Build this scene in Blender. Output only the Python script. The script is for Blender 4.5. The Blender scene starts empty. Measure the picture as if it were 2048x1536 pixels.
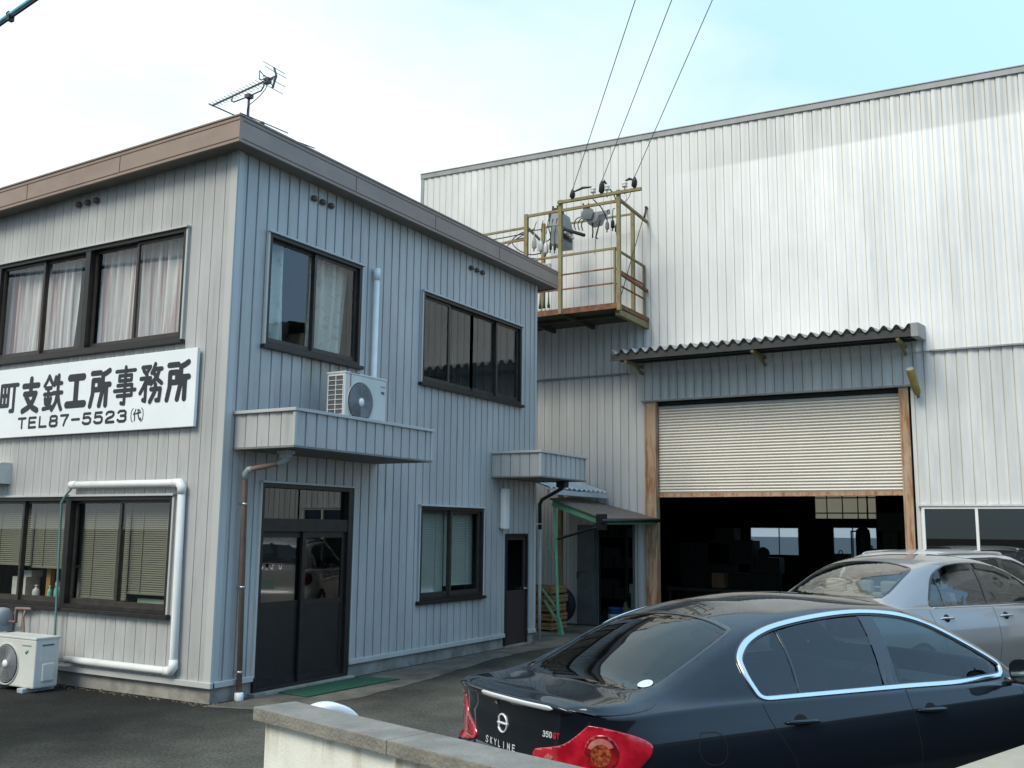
import bpy, bmesh, math, random
import numpy as np
from mathutils import Vector, Matrix

random.seed(7)
scene = bpy.context.scene
COL = scene.collection

# ------------------------------------------------------------------ camera
cam_d = bpy.data.cameras.new("camera"); cam = bpy.data.objects.new("camera", cam_d); COL.objects.link(cam)
cam_d.sensor_width = 36.0; cam_d.lens = 34.514
cam_d.clip_start = 0.05; cam_d.clip_end = 2000
def cam_matrix(loc, yaw, pitch, roll):
    cy, sy = math.cos(yaw), math.sin(yaw); cp, sp = math.cos(pitch), math.sin(pitch)
    f = Vector((-sy*cp, cy*cp, sp)); r0 = Vector((cy, sy, 0)); u0 = r0.cross(f)
    c, s = math.cos(roll), math.sin(roll)
    r = c*r0 + s*u0; u = -s*r0 + c*u0
    M = Matrix((r, u, -f)).transposed().to_4x4(); M.translation = loc
    return M
cam.matrix_world = cam_matrix(Vector((8.079, -7.654, 1.85)), math.radians(30.153), math.radians(8.438), math.radians(0.587))
scene.camera = cam

# ------------------------------------------------------------------ light
SUN_EL, SUN_AZ = math.radians(46), math.radians(190)      # azimuth clockwise from +Y: behind the street, a little to the left
w = bpy.data.worlds.new("World"); scene.world = w; w.use_nodes = True
nt = w.node_tree; nt.nodes.clear()
def N(tree, typ, **kw):
    n = tree.nodes.new(typ)
    for k, v in kw.items():
        if k == 'loc': continue
        setattr(n, k, v)
    return n
out = N(nt, 'ShaderNodeOutputWorld'); bg = N(nt, 'ShaderNodeBackground')
sky = N(nt, 'ShaderNodeTexSky', sky_type='NISHITA', sun_disc=False, sun_elevation=SUN_EL, sun_rotation=SUN_AZ, altitude=20, air_density=1.0, dust_density=2.2, ozone_density=1.0)
tc = N(nt, 'ShaderNodeTexCoord')
mp = N(nt, 'ShaderNodeMapping'); mp.inputs['Scale'].default_value = (1.0, 1.0, 2.2)
nz = N(nt, 'ShaderNodeTexNoise'); nz.inputs['Scale'].default_value = 2.6; nz.inputs['Detail'].default_value = 7; nz.inputs['Roughness'].default_value = .55
sep = N(nt, 'ShaderNodeSeparateXYZ')
# thin cloud gathers towards -X and behind the street, clear blue towards +X/+Y
grad = N(nt, 'ShaderNodeVectorMath', operation='DOT_PRODUCT'); grad.inputs[1].default_value = (-.84, .10, -.62)
ad = N(nt, 'ShaderNodeMath', operation='ADD'); ml = N(nt, 'ShaderNodeMath', operation='MULTIPLY'); ml.inputs[1].default_value = 1.05
rmp = N(nt, 'ShaderNodeValToRGB'); rmp.color_ramp.elements[0].position = .46; rmp.color_ramp.elements[1].position = 1.14
rmp.color_ramp.elements[0].color = (0,0,0,1); rmp.color_ramp.elements[1].color = (1,1,1,1)
mix = N(nt, 'ShaderNodeMix', data_type='RGBA')
mix.inputs['B'].default_value = (11.2, 12.4, 13.0, 1)
L = nt.links.new
L(tc.outputs['Generated'], mp.inputs['Vector']); L(mp.outputs[0], nz.inputs['Vector'])
L(tc.outputs['Generated'], grad.inputs[0]); L(nz.outputs['Fac'], ml.inputs[0]); L(ml.outputs[0], ad.inputs[0]); L(grad.outputs['Value'], ad.inputs[1])
L(ad.outputs[0], rmp.inputs['Fac']); L(rmp.outputs['Color'], mix.inputs['Factor'])
tint = N(nt, 'ShaderNodeMix', data_type='RGBA', blend_type='MULTIPLY'); tint.inputs['Factor'].default_value = 1.0; tint.inputs['B'].default_value = (1.15, 1.22, 1.05, 1)
# high thin haze: deeper blue overhead and to the right, paling to near-white over the buildings
hz = N(nt, 'ShaderNodeMix', data_type='RGBA'); hz.inputs['A'].default_value = (7.6, 13.2, 19.5, 1); hz.inputs['B'].default_value = (6.9, 9.9, 10.7, 1)
vd = N(nt, 'ShaderNodeVectorMath', operation='DOT_PRODUCT'); vd.inputs[1].default_value = (-.86, .06, -.85)
vr = N(nt, 'ShaderNodeMapRange'); vr.inputs['From Min'].default_value = -.62; vr.inputs['From Max'].default_value = .14
L(tc.outputs['Generated'], vd.inputs[0]); L(vd.outputs['Value'], vr.inputs['Value']); L(vr.outputs[0], hz.inputs['Factor'])
veil = N(nt, 'ShaderNodeMix', data_type='RGBA'); veil.inputs['Factor'].default_value = .82
L(sky.outputs[0], tint.inputs['A']); L(tint.outputs['Result'], veil.inputs['A']); L(hz.outputs['Result'], veil.inputs['B']); L(veil.outputs['Result'], mix.inputs['A'])
# the bright patch of cloud round the veiled sun
gd = N(nt, 'ShaderNodeVectorMath', operation='DOT_PRODUCT'); gd.inputs[1].default_value = (math.sin(SUN_AZ)*math.cos(SUN_EL), math.cos(SUN_AZ)*math.cos(SUN_EL), math.sin(SUN_EL))
gm_ = N(nt, 'ShaderNodeMath', operation='MAXIMUM'); gm_.inputs[1].default_value = 0.0
gp = N(nt, 'ShaderNodeMath', operation='POWER'); gp.inputs[1].default_value = 7.0
gs_ = N(nt, 'ShaderNodeVectorMath', operation='SCALE'); gs_.inputs[0].default_value = (7.5, 6.8, 5.4)
ga = N(nt, 'ShaderNodeVectorMath', operation='ADD')
L(tc.outputs['Generated'], gd.inputs[0]); L(gd.outputs['Value'], gm_.inputs[0]); L(gm_.outputs[0], gp.inputs[0]); L(gp.outputs[0], gs_.inputs['Scale'])
L(mix.outputs['Result'], ga.inputs[0]); L(gs_.outputs[0], ga.inputs[1])
bd_ = N(nt, 'ShaderNodeVectorMath', operation='DOT_PRODUCT'); bd_.inputs[1].default_value = (.15, -.98, -.1)      # sky dimmed low behind the camera, added to deepen shade on the facades
br_ = N(nt, 'ShaderNodeMapRange'); br_.inputs['From Min'].default_value = .10; br_.inputs['From Max'].default_value = .85; br_.inputs['To Min'].default_value = 1.0; br_.inputs['To Max'].default_value = .50
bs_ = N(nt, 'ShaderNodeVectorMath', operation='SCALE'); L(tc.outputs['Generated'], bd_.inputs[0]); L(bd_.outputs['Value'], br_.inputs['Value']); L(ga.outputs[0], bs_.inputs[0]); L(br_.outputs[0], bs_.inputs['Scale'])
L(bs_.outputs[0], bg.inputs['Color']); L(bg.outputs[0], out.inputs['Surface'])
bg.inputs['Strength'].default_value = 0.097
sun_d = bpy.data.lights.new("sun", 'SUN'); sun = bpy.data.objects.new("sun", sun_d); COL.objects.link(sun)
sun_d.energy = 2.85; sun_d.angle = math.radians(26); sun_d.color = (1.0, .91, .76)
sd = Vector((math.sin(SUN_AZ)*math.cos(SUN_EL), math.cos(SUN_AZ)*math.cos(SUN_EL), math.sin(SUN_EL)))
sun.rotation_euler = sd.to_track_quat('Z', 'Y').to_euler(); sun.location = sd*60
scene.view_settings.view_transform = 'Standard'; scene.view_settings.look = 'None'
scene.view_settings.exposure = 0.0; scene.view_settings.gamma = 1.0
scene.render.engine = 'CYCLES'
scene.cycles.max_bounces = 8; scene.cycles.transparent_max_bounces = 16; scene.cycles.glossy_bounces = 4
scene.render.filter_size = 1.9

# ------------------------------------------------------------------ materials
def new_mat(name):
    m = bpy.data.materials.new(name); m.use_nodes = True
    return m, m.node_tree, m.node_tree.nodes['Principled BSDF']
def mat(name, col, rough=.6, metal=0.0, var=.18, scale=6.0, bump=0.0, bscale=None, stretch=(1,1,1), coat=0.0, spec=.5, col2=None, lo=.35, hi=.65):
    m, t, b = new_mat(name)
    tc = N(t, 'ShaderNodeTexCoord'); mp = N(t, 'ShaderNodeMapping'); mp.inputs['Scale'].default_value = stretch
    t.links.new(tc.outputs['Object'], mp.inputs['Vector'])
    nz = N(t, 'ShaderNodeTexNoise'); nz.inputs['Scale'].default_value = scale; nz.inputs['Detail'].default_value = 6; nz.inputs['Roughness'].default_value = .6
    t.links.new(mp.outputs[0], nz.inputs['Vector'])
    rp = N(t, 'ShaderNodeValToRGB'); e = rp.color_ramp.elements
    e[0].position, e[1].position = lo, hi
    c2 = col2 or tuple(c*(1-var) for c in col)
    e[0].color = (*c2, 1); e[1].color = (*[min(1, c*(1 + (0 if col2 else var*.4))) for c in col], 1)
    t.links.new(nz.outputs['Fac'], rp.inputs['Fac']); t.links.new(rp.outputs['Color'], b.inputs['Base Color'])
    mr = N(t, 'ShaderNodeMapRange'); mr.inputs['To Min'].default_value = max(0, rough-.08); mr.inputs['To Max'].default_value = min(1, rough+.1)
    t.links.new(nz.outputs['Fac'], mr.inputs['Value']); t.links.new(mr.outputs[0], b.inputs['Roughness'])
    b.inputs['Metallic'].default_value = metal; b.inputs['Specular IOR Level'].default_value = spec
    b.inputs['Coat Weight'].default_value = coat; b.inputs['Coat Roughness'].default_value = .04
    if bump:
        n2 = N(t, 'ShaderNodeTexNoise'); n2.inputs['Scale'].default_value = bscale or scale*5; n2.inputs['Detail'].default_value = 5
        t.links.new(mp.outputs[0], n2.inputs['Vector'])
        bp = N(t, 'ShaderNodeBump'); bp.inputs['Strength'].default_value = bump; bp.inputs['Distance'].default_value = .02
        t.links.new(n2.outputs['Fac'], bp.inputs['Height']); t.links.new(bp.outputs[0], b.inputs['Normal'])
    return m

def overlay(m, col, scale, lo, hi, stretch=(1,1,1), detail=5, amount=1.0, zmask=None, xmask=None, more=()):
    """lay a second colour over a material's base by noise (rust, grime, painted shade); zmask/xmask = (from, to) object-space ramps"""
    t = m.node_tree; b = t.nodes['Principled BSDF']
    src = b.inputs['Base Color'].links[0].from_socket
    tc = N(t, 'ShaderNodeTexCoord'); mp = N(t, 'ShaderNodeMapping'); mp.inputs['Scale'].default_value = stretch; mp.inputs['Location'].default_value = (3.1, 1.7, .4)
    nz = N(t, 'ShaderNodeTexNoise'); nz.inputs['Scale'].default_value = scale; nz.inputs['Detail'].default_value = detail; nz.inputs['Roughness'].default_value = .65
    t.links.new(tc.outputs['Object'], mp.inputs['Vector']); t.links.new(mp.outputs[0], nz.inputs['Vector'])
    mr = N(t, 'ShaderNodeMapRange'); mr.inputs['From Min'].default_value = lo; mr.inputs['From Max'].default_value = hi; mr.inputs['To Max'].default_value = amount
    t.links.new(nz.outputs['Fac'], mr.inputs['Value'])
    fac = mr.outputs[0]
    for k, msk in (('Z', zmask), ('X', xmask), *more):
        if msk:
            sp = N(t, 'ShaderNodeSeparateXYZ'); t.links.new(tc.outputs['Object'], sp.inputs[0])
            m2 = N(t, 'ShaderNodeMapRange'); m2.inputs['From Min'].default_value = msk[0]; m2.inputs['From Max'].default_value = msk[1]
            t.links.new(sp.outputs[k], m2.inputs['Value'])
            mm = N(t, 'ShaderNodeMath', operation='MULTIPLY'); t.links.new(fac, mm.inputs[0]); t.links.new(m2.outputs[0], mm.inputs[1]); fac = mm.outputs[0]
    mx = N(t, 'ShaderNodeMix', data_type='RGBA'); mx.inputs['B'].default_value = (*col, 1)
    t.links.new(fac, mx.inputs['Factor']); t.links.new(src, mx.inputs['A']); t.links.new(mx.outputs['Result'], b.inputs['Base Color'])
    return m

def glass(name, tint=(.75,.82,.80), ior=1.5, rough=0.0, refl=1.0, extra=0.0):
    """a thin pane: clear tinted transmission plus mirror reflection by Fresnel"""
    m = bpy.data.materials.new(name); m.use_nodes = True; t = m.node_tree; t.nodes.clear()
    o = N(t, 'ShaderNodeOutputMaterial'); mx = N(t, 'ShaderNodeMixShader')
    tr = N(t, 'ShaderNodeBsdfTransparent'); tr.inputs[0].default_value = (*tint, 1)
    gl = N(t, 'ShaderNodeBsdfGlossy'); gl.inputs['Color'].default_value = (refl, refl, refl, 1); gl.inputs['Roughness'].default_value = rough
    lw = N(t, 'ShaderNodeLayerWeight'); lw.inputs['Blend'].default_value = .5      # facing term: 1-|cos|, the same from both sides of the sheet
    pw = N(t, 'ShaderNodeMath', operation='POWER'); pw.inputs[1].default_value = 5.0
    f0 = 2*((ior-1)/(ior+1))**2 + extra
    ml = N(t, 'ShaderNodeMath', operation='MULTIPLY_ADD'); ml.inputs[1].default_value = 1-f0; ml.inputs[2].default_value = f0; ml.use_clamp = True
    t.links.new(lw.outputs['Facing'], pw.inputs[0]); t.links.new(pw.outputs[0], ml.inputs[0]); t.links.new(ml.outputs[0], mx.inputs[0])
    t.links.new(tr.outputs[0], mx.inputs[1]); t.links.new(gl.outputs[0], mx.inputs[2]); t.links.new(mx.outputs[0], o.inputs[0])
    return m

M = {}
M['office'] = mat('office_siding', (.445,.442,.428), .36, .0, var=.16, scale=1.3, stretch=(1,1,.35), spec=.45)
overlay(M['office'], (.20,.19,.17), 3.0, .56, .80, stretch=(3,3,.25), amount=.55)
overlay(M['office'], (.17,.17,.155), 9.0, .50, .8, stretch=(2,2,.5), amount=.5, zmask=(.75,.15))
overlay(M['office'], (.22,.135,.06), 3.0, .30, .62, stretch=(3,3,.4), amount=.75, zmask=(3.45,3.85), more=(('Y',(1.05,1.45)),('Y',(2.25,1.85)),('Z',(4.1,3.92)),('X',(-.3,-.1))))
M['corner'] = mat('corner_trim', (.48,.48,.46), .45, var=.1, scale=1.5, stretch=(1,1,.3))
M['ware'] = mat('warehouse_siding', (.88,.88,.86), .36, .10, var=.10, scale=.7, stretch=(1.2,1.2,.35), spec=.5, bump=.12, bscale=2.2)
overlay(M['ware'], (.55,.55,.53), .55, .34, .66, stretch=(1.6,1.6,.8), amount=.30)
# reflected-light patch painted in: upper wall darkened at its left and under the eave
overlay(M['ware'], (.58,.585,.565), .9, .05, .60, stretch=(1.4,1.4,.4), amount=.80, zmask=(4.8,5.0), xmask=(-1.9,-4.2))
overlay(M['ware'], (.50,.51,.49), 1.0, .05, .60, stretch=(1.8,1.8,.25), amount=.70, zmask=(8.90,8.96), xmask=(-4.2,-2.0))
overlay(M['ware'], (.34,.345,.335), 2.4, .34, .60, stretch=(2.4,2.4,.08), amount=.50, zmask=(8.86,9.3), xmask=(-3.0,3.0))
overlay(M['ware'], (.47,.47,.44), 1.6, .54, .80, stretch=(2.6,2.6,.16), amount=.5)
overlay(M['ware'], (.50,.505,.485), 1.2, .20, .58, stretch=(2.0,2.0,.25), amount=.75, zmask=(5.0,4.9))  # lower wall darkened: fall-off of the bright patch painted into the colour
overlay(M['ware'], (.40,.40,.375), .8, .10, .55, stretch=(1.5,1.5,.3), amount=.65, zmask=(5.0,3.2), xmask=(-2.5,-5.5))  # shade of the office on the lower left, painted in
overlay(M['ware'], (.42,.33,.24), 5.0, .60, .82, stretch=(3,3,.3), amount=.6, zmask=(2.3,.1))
M['waretrim'] = mat('grey_trim', (.30,.31,.31), .5, .2, scale=3)
M['fascia'] = mat('brown_fascia', (.30,.215,.17), .5, var=.14, scale=2.0, stretch=(1,1,2))
M['fasline'] = mat('fascia_groove', (.10,.055,.045), .6, scale=4)
M['soffit'] = mat('soffit_board', (.19,.18,.165), .8, scale=4)
M['bronze'] = mat('bronze_frame', (.030,.026,.024), .38, .3, var=.25, scale=8)
M['bronze2'] = mat('bronze_sash', (.055,.047,.040), .4, .3, var=.25, scale=8)
M['concrete'] = mat('concrete', (.30,.285,.255), .9, var=.3, scale=3.5, bump=.35, bscale=40)
overlay(M['concrete'], (.10,.10,.075), 3.0, .48, .72, amount=.7)
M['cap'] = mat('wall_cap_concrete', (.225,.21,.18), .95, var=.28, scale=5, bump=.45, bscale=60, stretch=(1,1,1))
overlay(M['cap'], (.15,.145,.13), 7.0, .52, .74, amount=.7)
M['cream'] = mat('cream_wall_paint', (.78,.775,.70), .75, var=.06, scale=2.0, bump=.15, bscale=80)
overlay(M['cream'], (.27,.22,.13), 4.0, .46, .66, stretch=(2.2,2.2,.30), amount=.85, zmask=(.74,.93))
overlay(M['cream'], (.50,.49,.42), 1.8, .46, .70, stretch=(1.5,1.5,.5), amount=.45)
M['white'] = mat('white_pvc', (.78,.78,.76), .4, var=.08, scale=4)
M['acwhite'] = mat('cream_enamel', (.60,.60,.555), .45, var=.08, scale=3)
overlay(M['acwhite'], (.33,.23,.14), 7.0, .64, .8, amount=.5)
M['acdark'] = mat('grille_dark', (.10,.102,.105), .6, scale=8)
M['grille'] = mat('grille_grey', (.30,.31,.32), .5, .3, scale=8)
M['brownpipe'] = mat('brown_pipe', (.235,.155,.115), .55, var=.2, scale=4)
M['greypipe'] = mat('grey_pipe', (.36,.37,.37), .5, scale=4)
M['blackpipe'] = mat('black_pipe', (.018,.018,.019), .5, scale=4)
M['signw'] = mat('sign_white', (.83,.86,.86), .35, var=.05, scale=1.5)
overlay(M['signw'], (.45,.42,.35), 5.0, .64, .8, stretch=(2,2,.5), amount=.4)
M['signblack'] = mat('sign_lettering', (.018,.022,.03), .45, scale=6)
M['rustframe'] = mat('rusty_post_paint', (.44,.33,.22), .8, var=.2, scale=2.2, stretch=(2,2,1.0), col2=(.36,.25,.16))
overlay(M['rustframe'], (.27,.10,.035), 2.4, .46, .62, stretch=(6,6,.8), amount=.9)
M['rust'] = mat('rust_steel', (.28,.12,.05), .85, var=.35, scale=7, bump=.3, bscale=50, col2=(.10,.05,.03))
M['olive'] = mat('olive_steel_paint', (.235,.21,.10), .75, var=.2, scale=5, stretch=(2,2,.7))
overlay(M['olive'], (.22,.10,.045), 6.0, .50, .66, amount=.85)
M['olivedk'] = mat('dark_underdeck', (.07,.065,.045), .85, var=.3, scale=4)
M['greenpaint'] = mat('mint_green_paint', (.16,.42,.25), .6, var=.2, scale=4)
overlay(M['greenpaint'], (.30,.26,.09), 5.0, .60, .78, amount=.6)
M['shedroof'] = mat('shed_roof_felt', (.155,.13,.11), .85, var=.25, scale=8, bump=.2)
M['pale_sheet'] = mat('pale_corrugated_sheet', (.50,.55,.58), .5, .1, var=.12, scale=3)
M['awning'] = mat('awning_sheet', (.30,.30,.29), .55, .15, var=.22, scale=2)
M['awningdk'] = mat('awning_gutter', (.035,.038,.036), .6, var=.3, scale=4)
M['shutter'] = mat('shutter_slats', (.60,.595,.545), .45, .1, var=.10, scale=1.2, stretch=(1,1,.6))
overlay(M['shutter'], (.45,.36,.17), 1.4, .46, .72, stretch=(1,1,1.0), amount=.55, zmask=(3.3,2.5), xmask=(2.0,4.3))
overlay(M['shutter'], (.36,.24,.14), 9, .62, .8, stretch=(.2,.2,4), amount=.4)
M['shuttergap'] = mat('shutter_joint', (.30,.23,.17), .7, scale=5)
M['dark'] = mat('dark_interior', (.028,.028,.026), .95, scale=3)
M['room'] = mat('room_lining', (.16,.15,.135), .9, scale=2)
M['floor'] = mat('workshop_floor', (.085,.08,.072), .8, scale=2)
M['machine'] = mat('machine_green_grey', (.075,.085,.078), .55, .2, scale=4)
M['wood'] = mat('raw_wood', (.36,.21,.09), .8, var=.3, scale=5, stretch=(1,6,6))
M['cardboard'] = mat('cardboard', (.30,.185,.09), .9, scale=6)
M['bluepl'] = mat('blue_plastic', (.03,.12,.36), .4, scale=4)
M['curtain'] = mat('curtain_cloth', (.80,.76,.74), .9, var=.06, scale=3)
overlay(M['curtain'], (.46,.26,.27), 2.4, .49, .60, stretch=(6,6,.08), amount=.9)
M['curtain2'] = mat('curtain_cloth_floral', (.58,.56,.49), .9, var=.12, scale=4)
overlay(M['curtain2'], (.34,.28,.22), 9, .52, .66, amount=.7)
M['blind'] = mat('blind_slats', (.21,.195,.145), .6, var=.1, scale=2)
M['blind2'] = mat('pale_blind', (.40,.40,.33), .7, var=.1, scale=2)
M['pane'] = glass('window_pane', tint=(.88,.92,.91))
M['pane_door'] = glass('door_pane', tint=(.35,.38,.37), extra=.02)
M['doorblack'] = mat('door_panel_black', (.016,.014,.014), .45, .1, scale=5)
M['doorbrown'] = mat('door_panel_brown', (.04,.028,.027), .5, scale=5)
M['steel'] = mat('bare_steel', (.55,.55,.55), .3, .9, scale=6)
M['doorsteel'] = mat('grey_green_door', (.10,.115,.11), .55, .1, scale=4)
M['mat_green'] = mat('green_turf_mat', (.012,.085,.045), .95, var=.4, scale=30, bump=.6, bscale=200)
M['antenna'] = mat('antenna_metal', (.085,.085,.10), .5, .4, scale=8)
M['wire'] = mat('wire_black', (.02,.021,.024), .55, scale=10)
M['ceramic'] = mat('white_porcelain', (.66,.65,.62), .25, scale=6)
M['trans'] = mat('grey_enamel_box', (.20,.235,.25), .45, .1, var=.15, scale=5)
M['rubber'] = mat('black_rubber', (.018,.018,.018), .7, scale=10)
M['whitetyre'] = mat('white_painted_rubber', (.78,.80,.83), .5, var=.06, scale=5)
M['lampyellow'] = mat('lamp_yellowed', (.33,.25,.06), .5, var=.3, scale=5)
M['yellowtip'] = mat('yellow_paint', (.62,.45,.06), .5, scale=5)
M['cyan'] = mat('blue_cable_sheath', (.12,.45,.62), .5, scale=6)
M['mint'] = mat('mint_plastic', (.20,.52,.40), .35, scale=5)
M['plwhite'] = mat('white_plastic', (.62,.60,.55), .4, scale=5)
M['brownpl'] = mat('orange_brown_stick', (.42,.20,.05), .6, scale=5)
M['gasgrey'] = mat('gas_meter_enamel', (.30,.325,.345), .45, scale=5)
M['vent'] = mat('brown_vent_cap', (.12,.075,.055), .55, scale=5)
M['redtape'] = mat('red_brown_rust_streak', (.35,.09,.03), .7, scale=6)
# asphalt
m, t, b = new_mat('asphalt'); M['asphalt'] = m
tc_ = N(t, 'ShaderNodeTexCoord')
n1 = N(t, 'ShaderNodeTexNoise'); n1.inputs['Scale'].default_value = .9; n1.inputs['Detail'].default_value = 8; n1.inputs['Roughness'].default_value = .62
n2 = N(t, 'ShaderNodeTexNoise'); n2.inputs['Scale'].default_value = 38; n2.inputs['Detail'].default_value = 3
vo = N(t, 'ShaderNodeTexVoronoi'); vo.inputs['Scale'].default_value = 110
r1 = N(t, 'ShaderNodeValToRGB'); r1.color_ramp.elements[0].position = .34; r1.color_ramp.elements[1].position = .70
r1.color_ramp.elements[0].color = (.046,.044,.040,1); r1.color_ramp.elements[1].color = (.098,.092,.082,1)
r2 = N(t, 'ShaderNodeValToRGB'); r2.color_ramp.elements[0].position = .3; r2.color_ramp.elements[1].position = .75
r2.color_ramp.elements[0].color = (.55,.55,.55,1); r2.color_ramp.elements[1].color = (1.42,1.40,1.34,1)
mm = N(t, 'ShaderNodeMix', data_type='RGBA', blend_type='MULTIPLY'); mm.inputs['Factor'].default_value = 1
for nn in (n1, n2, vo): t.links.new(tc_.outputs['Object'], nn.inputs['Vector'])
t.links.new(n1.outputs['Fac'], r1.inputs['Fac']); t.links.new(n2.outputs['Fac'], r2.inputs['Fac'])
sx = N(t, 'ShaderNodeSeparateXYZ'); t.links.new(tc_.outputs['Object'], sx.inputs[0])      # asphalt darker on the left, paler in the yard
nw = N(t, 'ShaderNodeMath', operation='MULTIPLY_ADD'); nw.inputs[1].default_value = .9; t.links.new(n1.outputs['Fac'], nw.inputs[0]); t.links.new(sx.outputs['X'], nw.inputs[2])
xr = N(t, 'ShaderNodeMapRange'); xr.inputs['From Min'].default_value = .5; xr.inputs['From Max'].default_value = 2.4; t.links.new(nw.outputs[0], xr.inputs['Value'])
ag = N(t, 'ShaderNodeMix', data_type='RGBA', blend_type='MULTIPLY'); ag.inputs['Factor'].default_value = 1
tn = N(t, 'ShaderNodeMix', data_type='RGBA'); tn.inputs['A'].default_value = (.34,.37,.36,1); tn.inputs['B'].default_value = (1.35,1.36,1.28,1)
t.links.new(xr.outputs[0], tn.inputs['Factor']); t.links.new(r1.outputs['Color'], ag.inputs['A']); t.links.new(tn.outputs['Result'], ag.inputs['B']); t.links.new(ag.outputs['Result'], mm.inputs['A']); t.links.new(r2.outputs['Color'], mm.inputs['B']); t.links.new(mm.outputs['Result'], b.inputs['Base Color'])
bp = N(t, 'ShaderNodeBump'); bp.inputs['Strength'].default_value = .35; bp.inputs['Distance'].default_value = .01
t.links.new(vo.outputs['Distance'], bp.inputs['Height']); t.links.new(bp.outputs[0], b.inputs['Normal']); b.inputs['Roughness'].default_value = .95; b.inputs['Specular IOR Level'].default_value = .12
# frosted panes of the far workshop windows
def frosted(name, col, clear=.35):
    m = bpy.data.materials.new(name); m.use_nodes = True; t = m.node_tree; t.nodes.clear()
    o = N(t, 'ShaderNodeOutputMaterial'); mx = N(t, 'ShaderNodeMixShader'); mx.inputs[0].default_value = clear
    tl = N(t, 'ShaderNodeBsdfTranslucent'); tl.inputs[0].default_value = (*col, 1)
    tr = N(t, 'ShaderNodeBsdfTransparent'); tr.inputs[0].default_value = (.8,.85,.9,1)
    t.links.new(tl.outputs[0], mx.inputs[1]); t.links.new(tr.outputs[0], mx.inputs[2]); t.links.new(mx.outputs[0], o.inputs[0])
    return m
M['frost'] = frosted('frosted_pane', (.55,.62,.68))
M['fibre'] = frosted('fibreglass_sheet', (.88,.62,.36), .02)
M['wareglass'] = glass('warehouse_pane', tint=(.10,.11,.11), extra=.03)

# ------------------------------------------------------------------ mesh helpers
class MB:
    def __init__(self): self.v = []; self.f = []; self.smooth = []
    def add(self, vs, fs, smooth=False):
        o = len(self.v); self.v += [tuple(map(float, p)) for p in vs]
        for f in fs: self.f.append(tuple(i+o for i in f)); self.smooth.append(smooth)
        return self
    def box(self, x0, x1, y0, y1, z0, z1):
        if x0 > x1: x0, x1 = x1, x0
        if y0 > y1: y0, y1 = y1, y0
        if z0 > z1: z0, z1 = z1, z0
        return self.hexa([(x0,y0,z0),(x1,y0,z0),(x1,y1,z0),(x0,y1,z0),(x0,y0,z1),(x1,y0,z1),(x1,y1,z1),(x0,y1,z1)])
    def hexa(self, p):
        return self.add(p, [(0,3,2,1),(4,5,6,7),(0,1,5,4),(1,2,6,5),(2,3,7,6),(3,0,4,7)])
    def quad(self, a, b, c, d): return self.add([a,b,c,d], [(0,1,2,3)])
    def tube(self, pts, r, n=10, cap=True, smooth=True):
        pts = [Vector(p) for p in pts]; rs = r if isinstance(r, (list, tuple)) else [r]*len(pts)
        rings = []; prev = None
        for i, p in enumerate(pts):
            if i == 0: t = pts[1]-p
            elif i == len(pts)-1: t = p-pts[i-1]
            else: t = (pts[i+1]-p).normalized() + (p-pts[i-1]).normalized()
            t.normalize()
            if prev is None:
                a = Vector((0,0,1)) if abs(t.z) < .9 else Vector((1,0,0)); u = t.cross(a).normalized()
            else:
                u = (prev - t*prev.dot(t)).normalized()
            prev = u; w_ = t.cross(u)
            k = 1.0
            if 0 < i < len(pts)-1:
                c = (pts[i+1]-p).normalized().dot((p-pts[i-1]).normalized()); k = 1/max(.5, math.sqrt((1+c)/2))
            rings.append([p + (u*math.cos(2*math.pi*j/n) + w_*math.sin(2*math.pi*j/n))*rs[i]*k for j in range(n)])
        vs = [q for R in rings for q in R]; fs = []
        for i in range(len(rings)-1):
            for j in range(n): fs.append((i*n+j, i*n+(j+1)%n, (i+1)*n+(j+1)%n, (i+1)*n+j))
        self.add(vs, fs, smooth)
        if cap: self.add(rings[0], [tuple(range(n))[::-1]]); self.add(rings[-1], [tuple(range(n))])
        return self
    def bar(self, a, b, w=.05, h=.05, up=(0,0,1)):
        a, b = Vector(a), Vector(b); t = (b-a).normalized(); u = Vector(up)
        if abs(t.dot(u)) > .95: u = Vector((0,1,0))
        s = t.cross(u).normalized(); u = s.cross(t)
        c = [(-1,-1),(1,-1),(1,1),(-1,1)]
        vs = [a + s*i*w/2 + u*j*h/2 for i, j in c] + [b + s*i*w/2 + u*j*h/2 for i, j in c]
        return self.hexa(vs)
    def lathe(self, prof, centre=(0,0,0), axis='Z', n=20, smooth=True, cap=True):
        cx, cy, cz = centre; vs = []
        for r, h in prof:
            for j in range(n):
                a = 2*math.pi*j/n; c, s = r*math.cos(a), r*math.sin(a)
                vs.append({'Z': (cx+c, cy+s, cz+h), 'Y': (cx+c, cy+h, cz+s), 'X': (cx+h, cy+c, cz+s)}[axis])
        fs = []
        for i in range(len(prof)-1):
            for j in range(n): fs.append((i*n+j, i*n+(j+1)%n, (i+1)*n+(j+1)%n, (i+1)*n+j))
        self.add(vs, fs, smooth)
        for i, o in ((0, -1), (len(prof)-1, 1)):
            if prof[i][0] > 1e-4 and prof[0] != prof[-1] and cap: self.add(vs[i*n:(i+1)*n], [tuple(range(n))[::o]])
        return self

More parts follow.
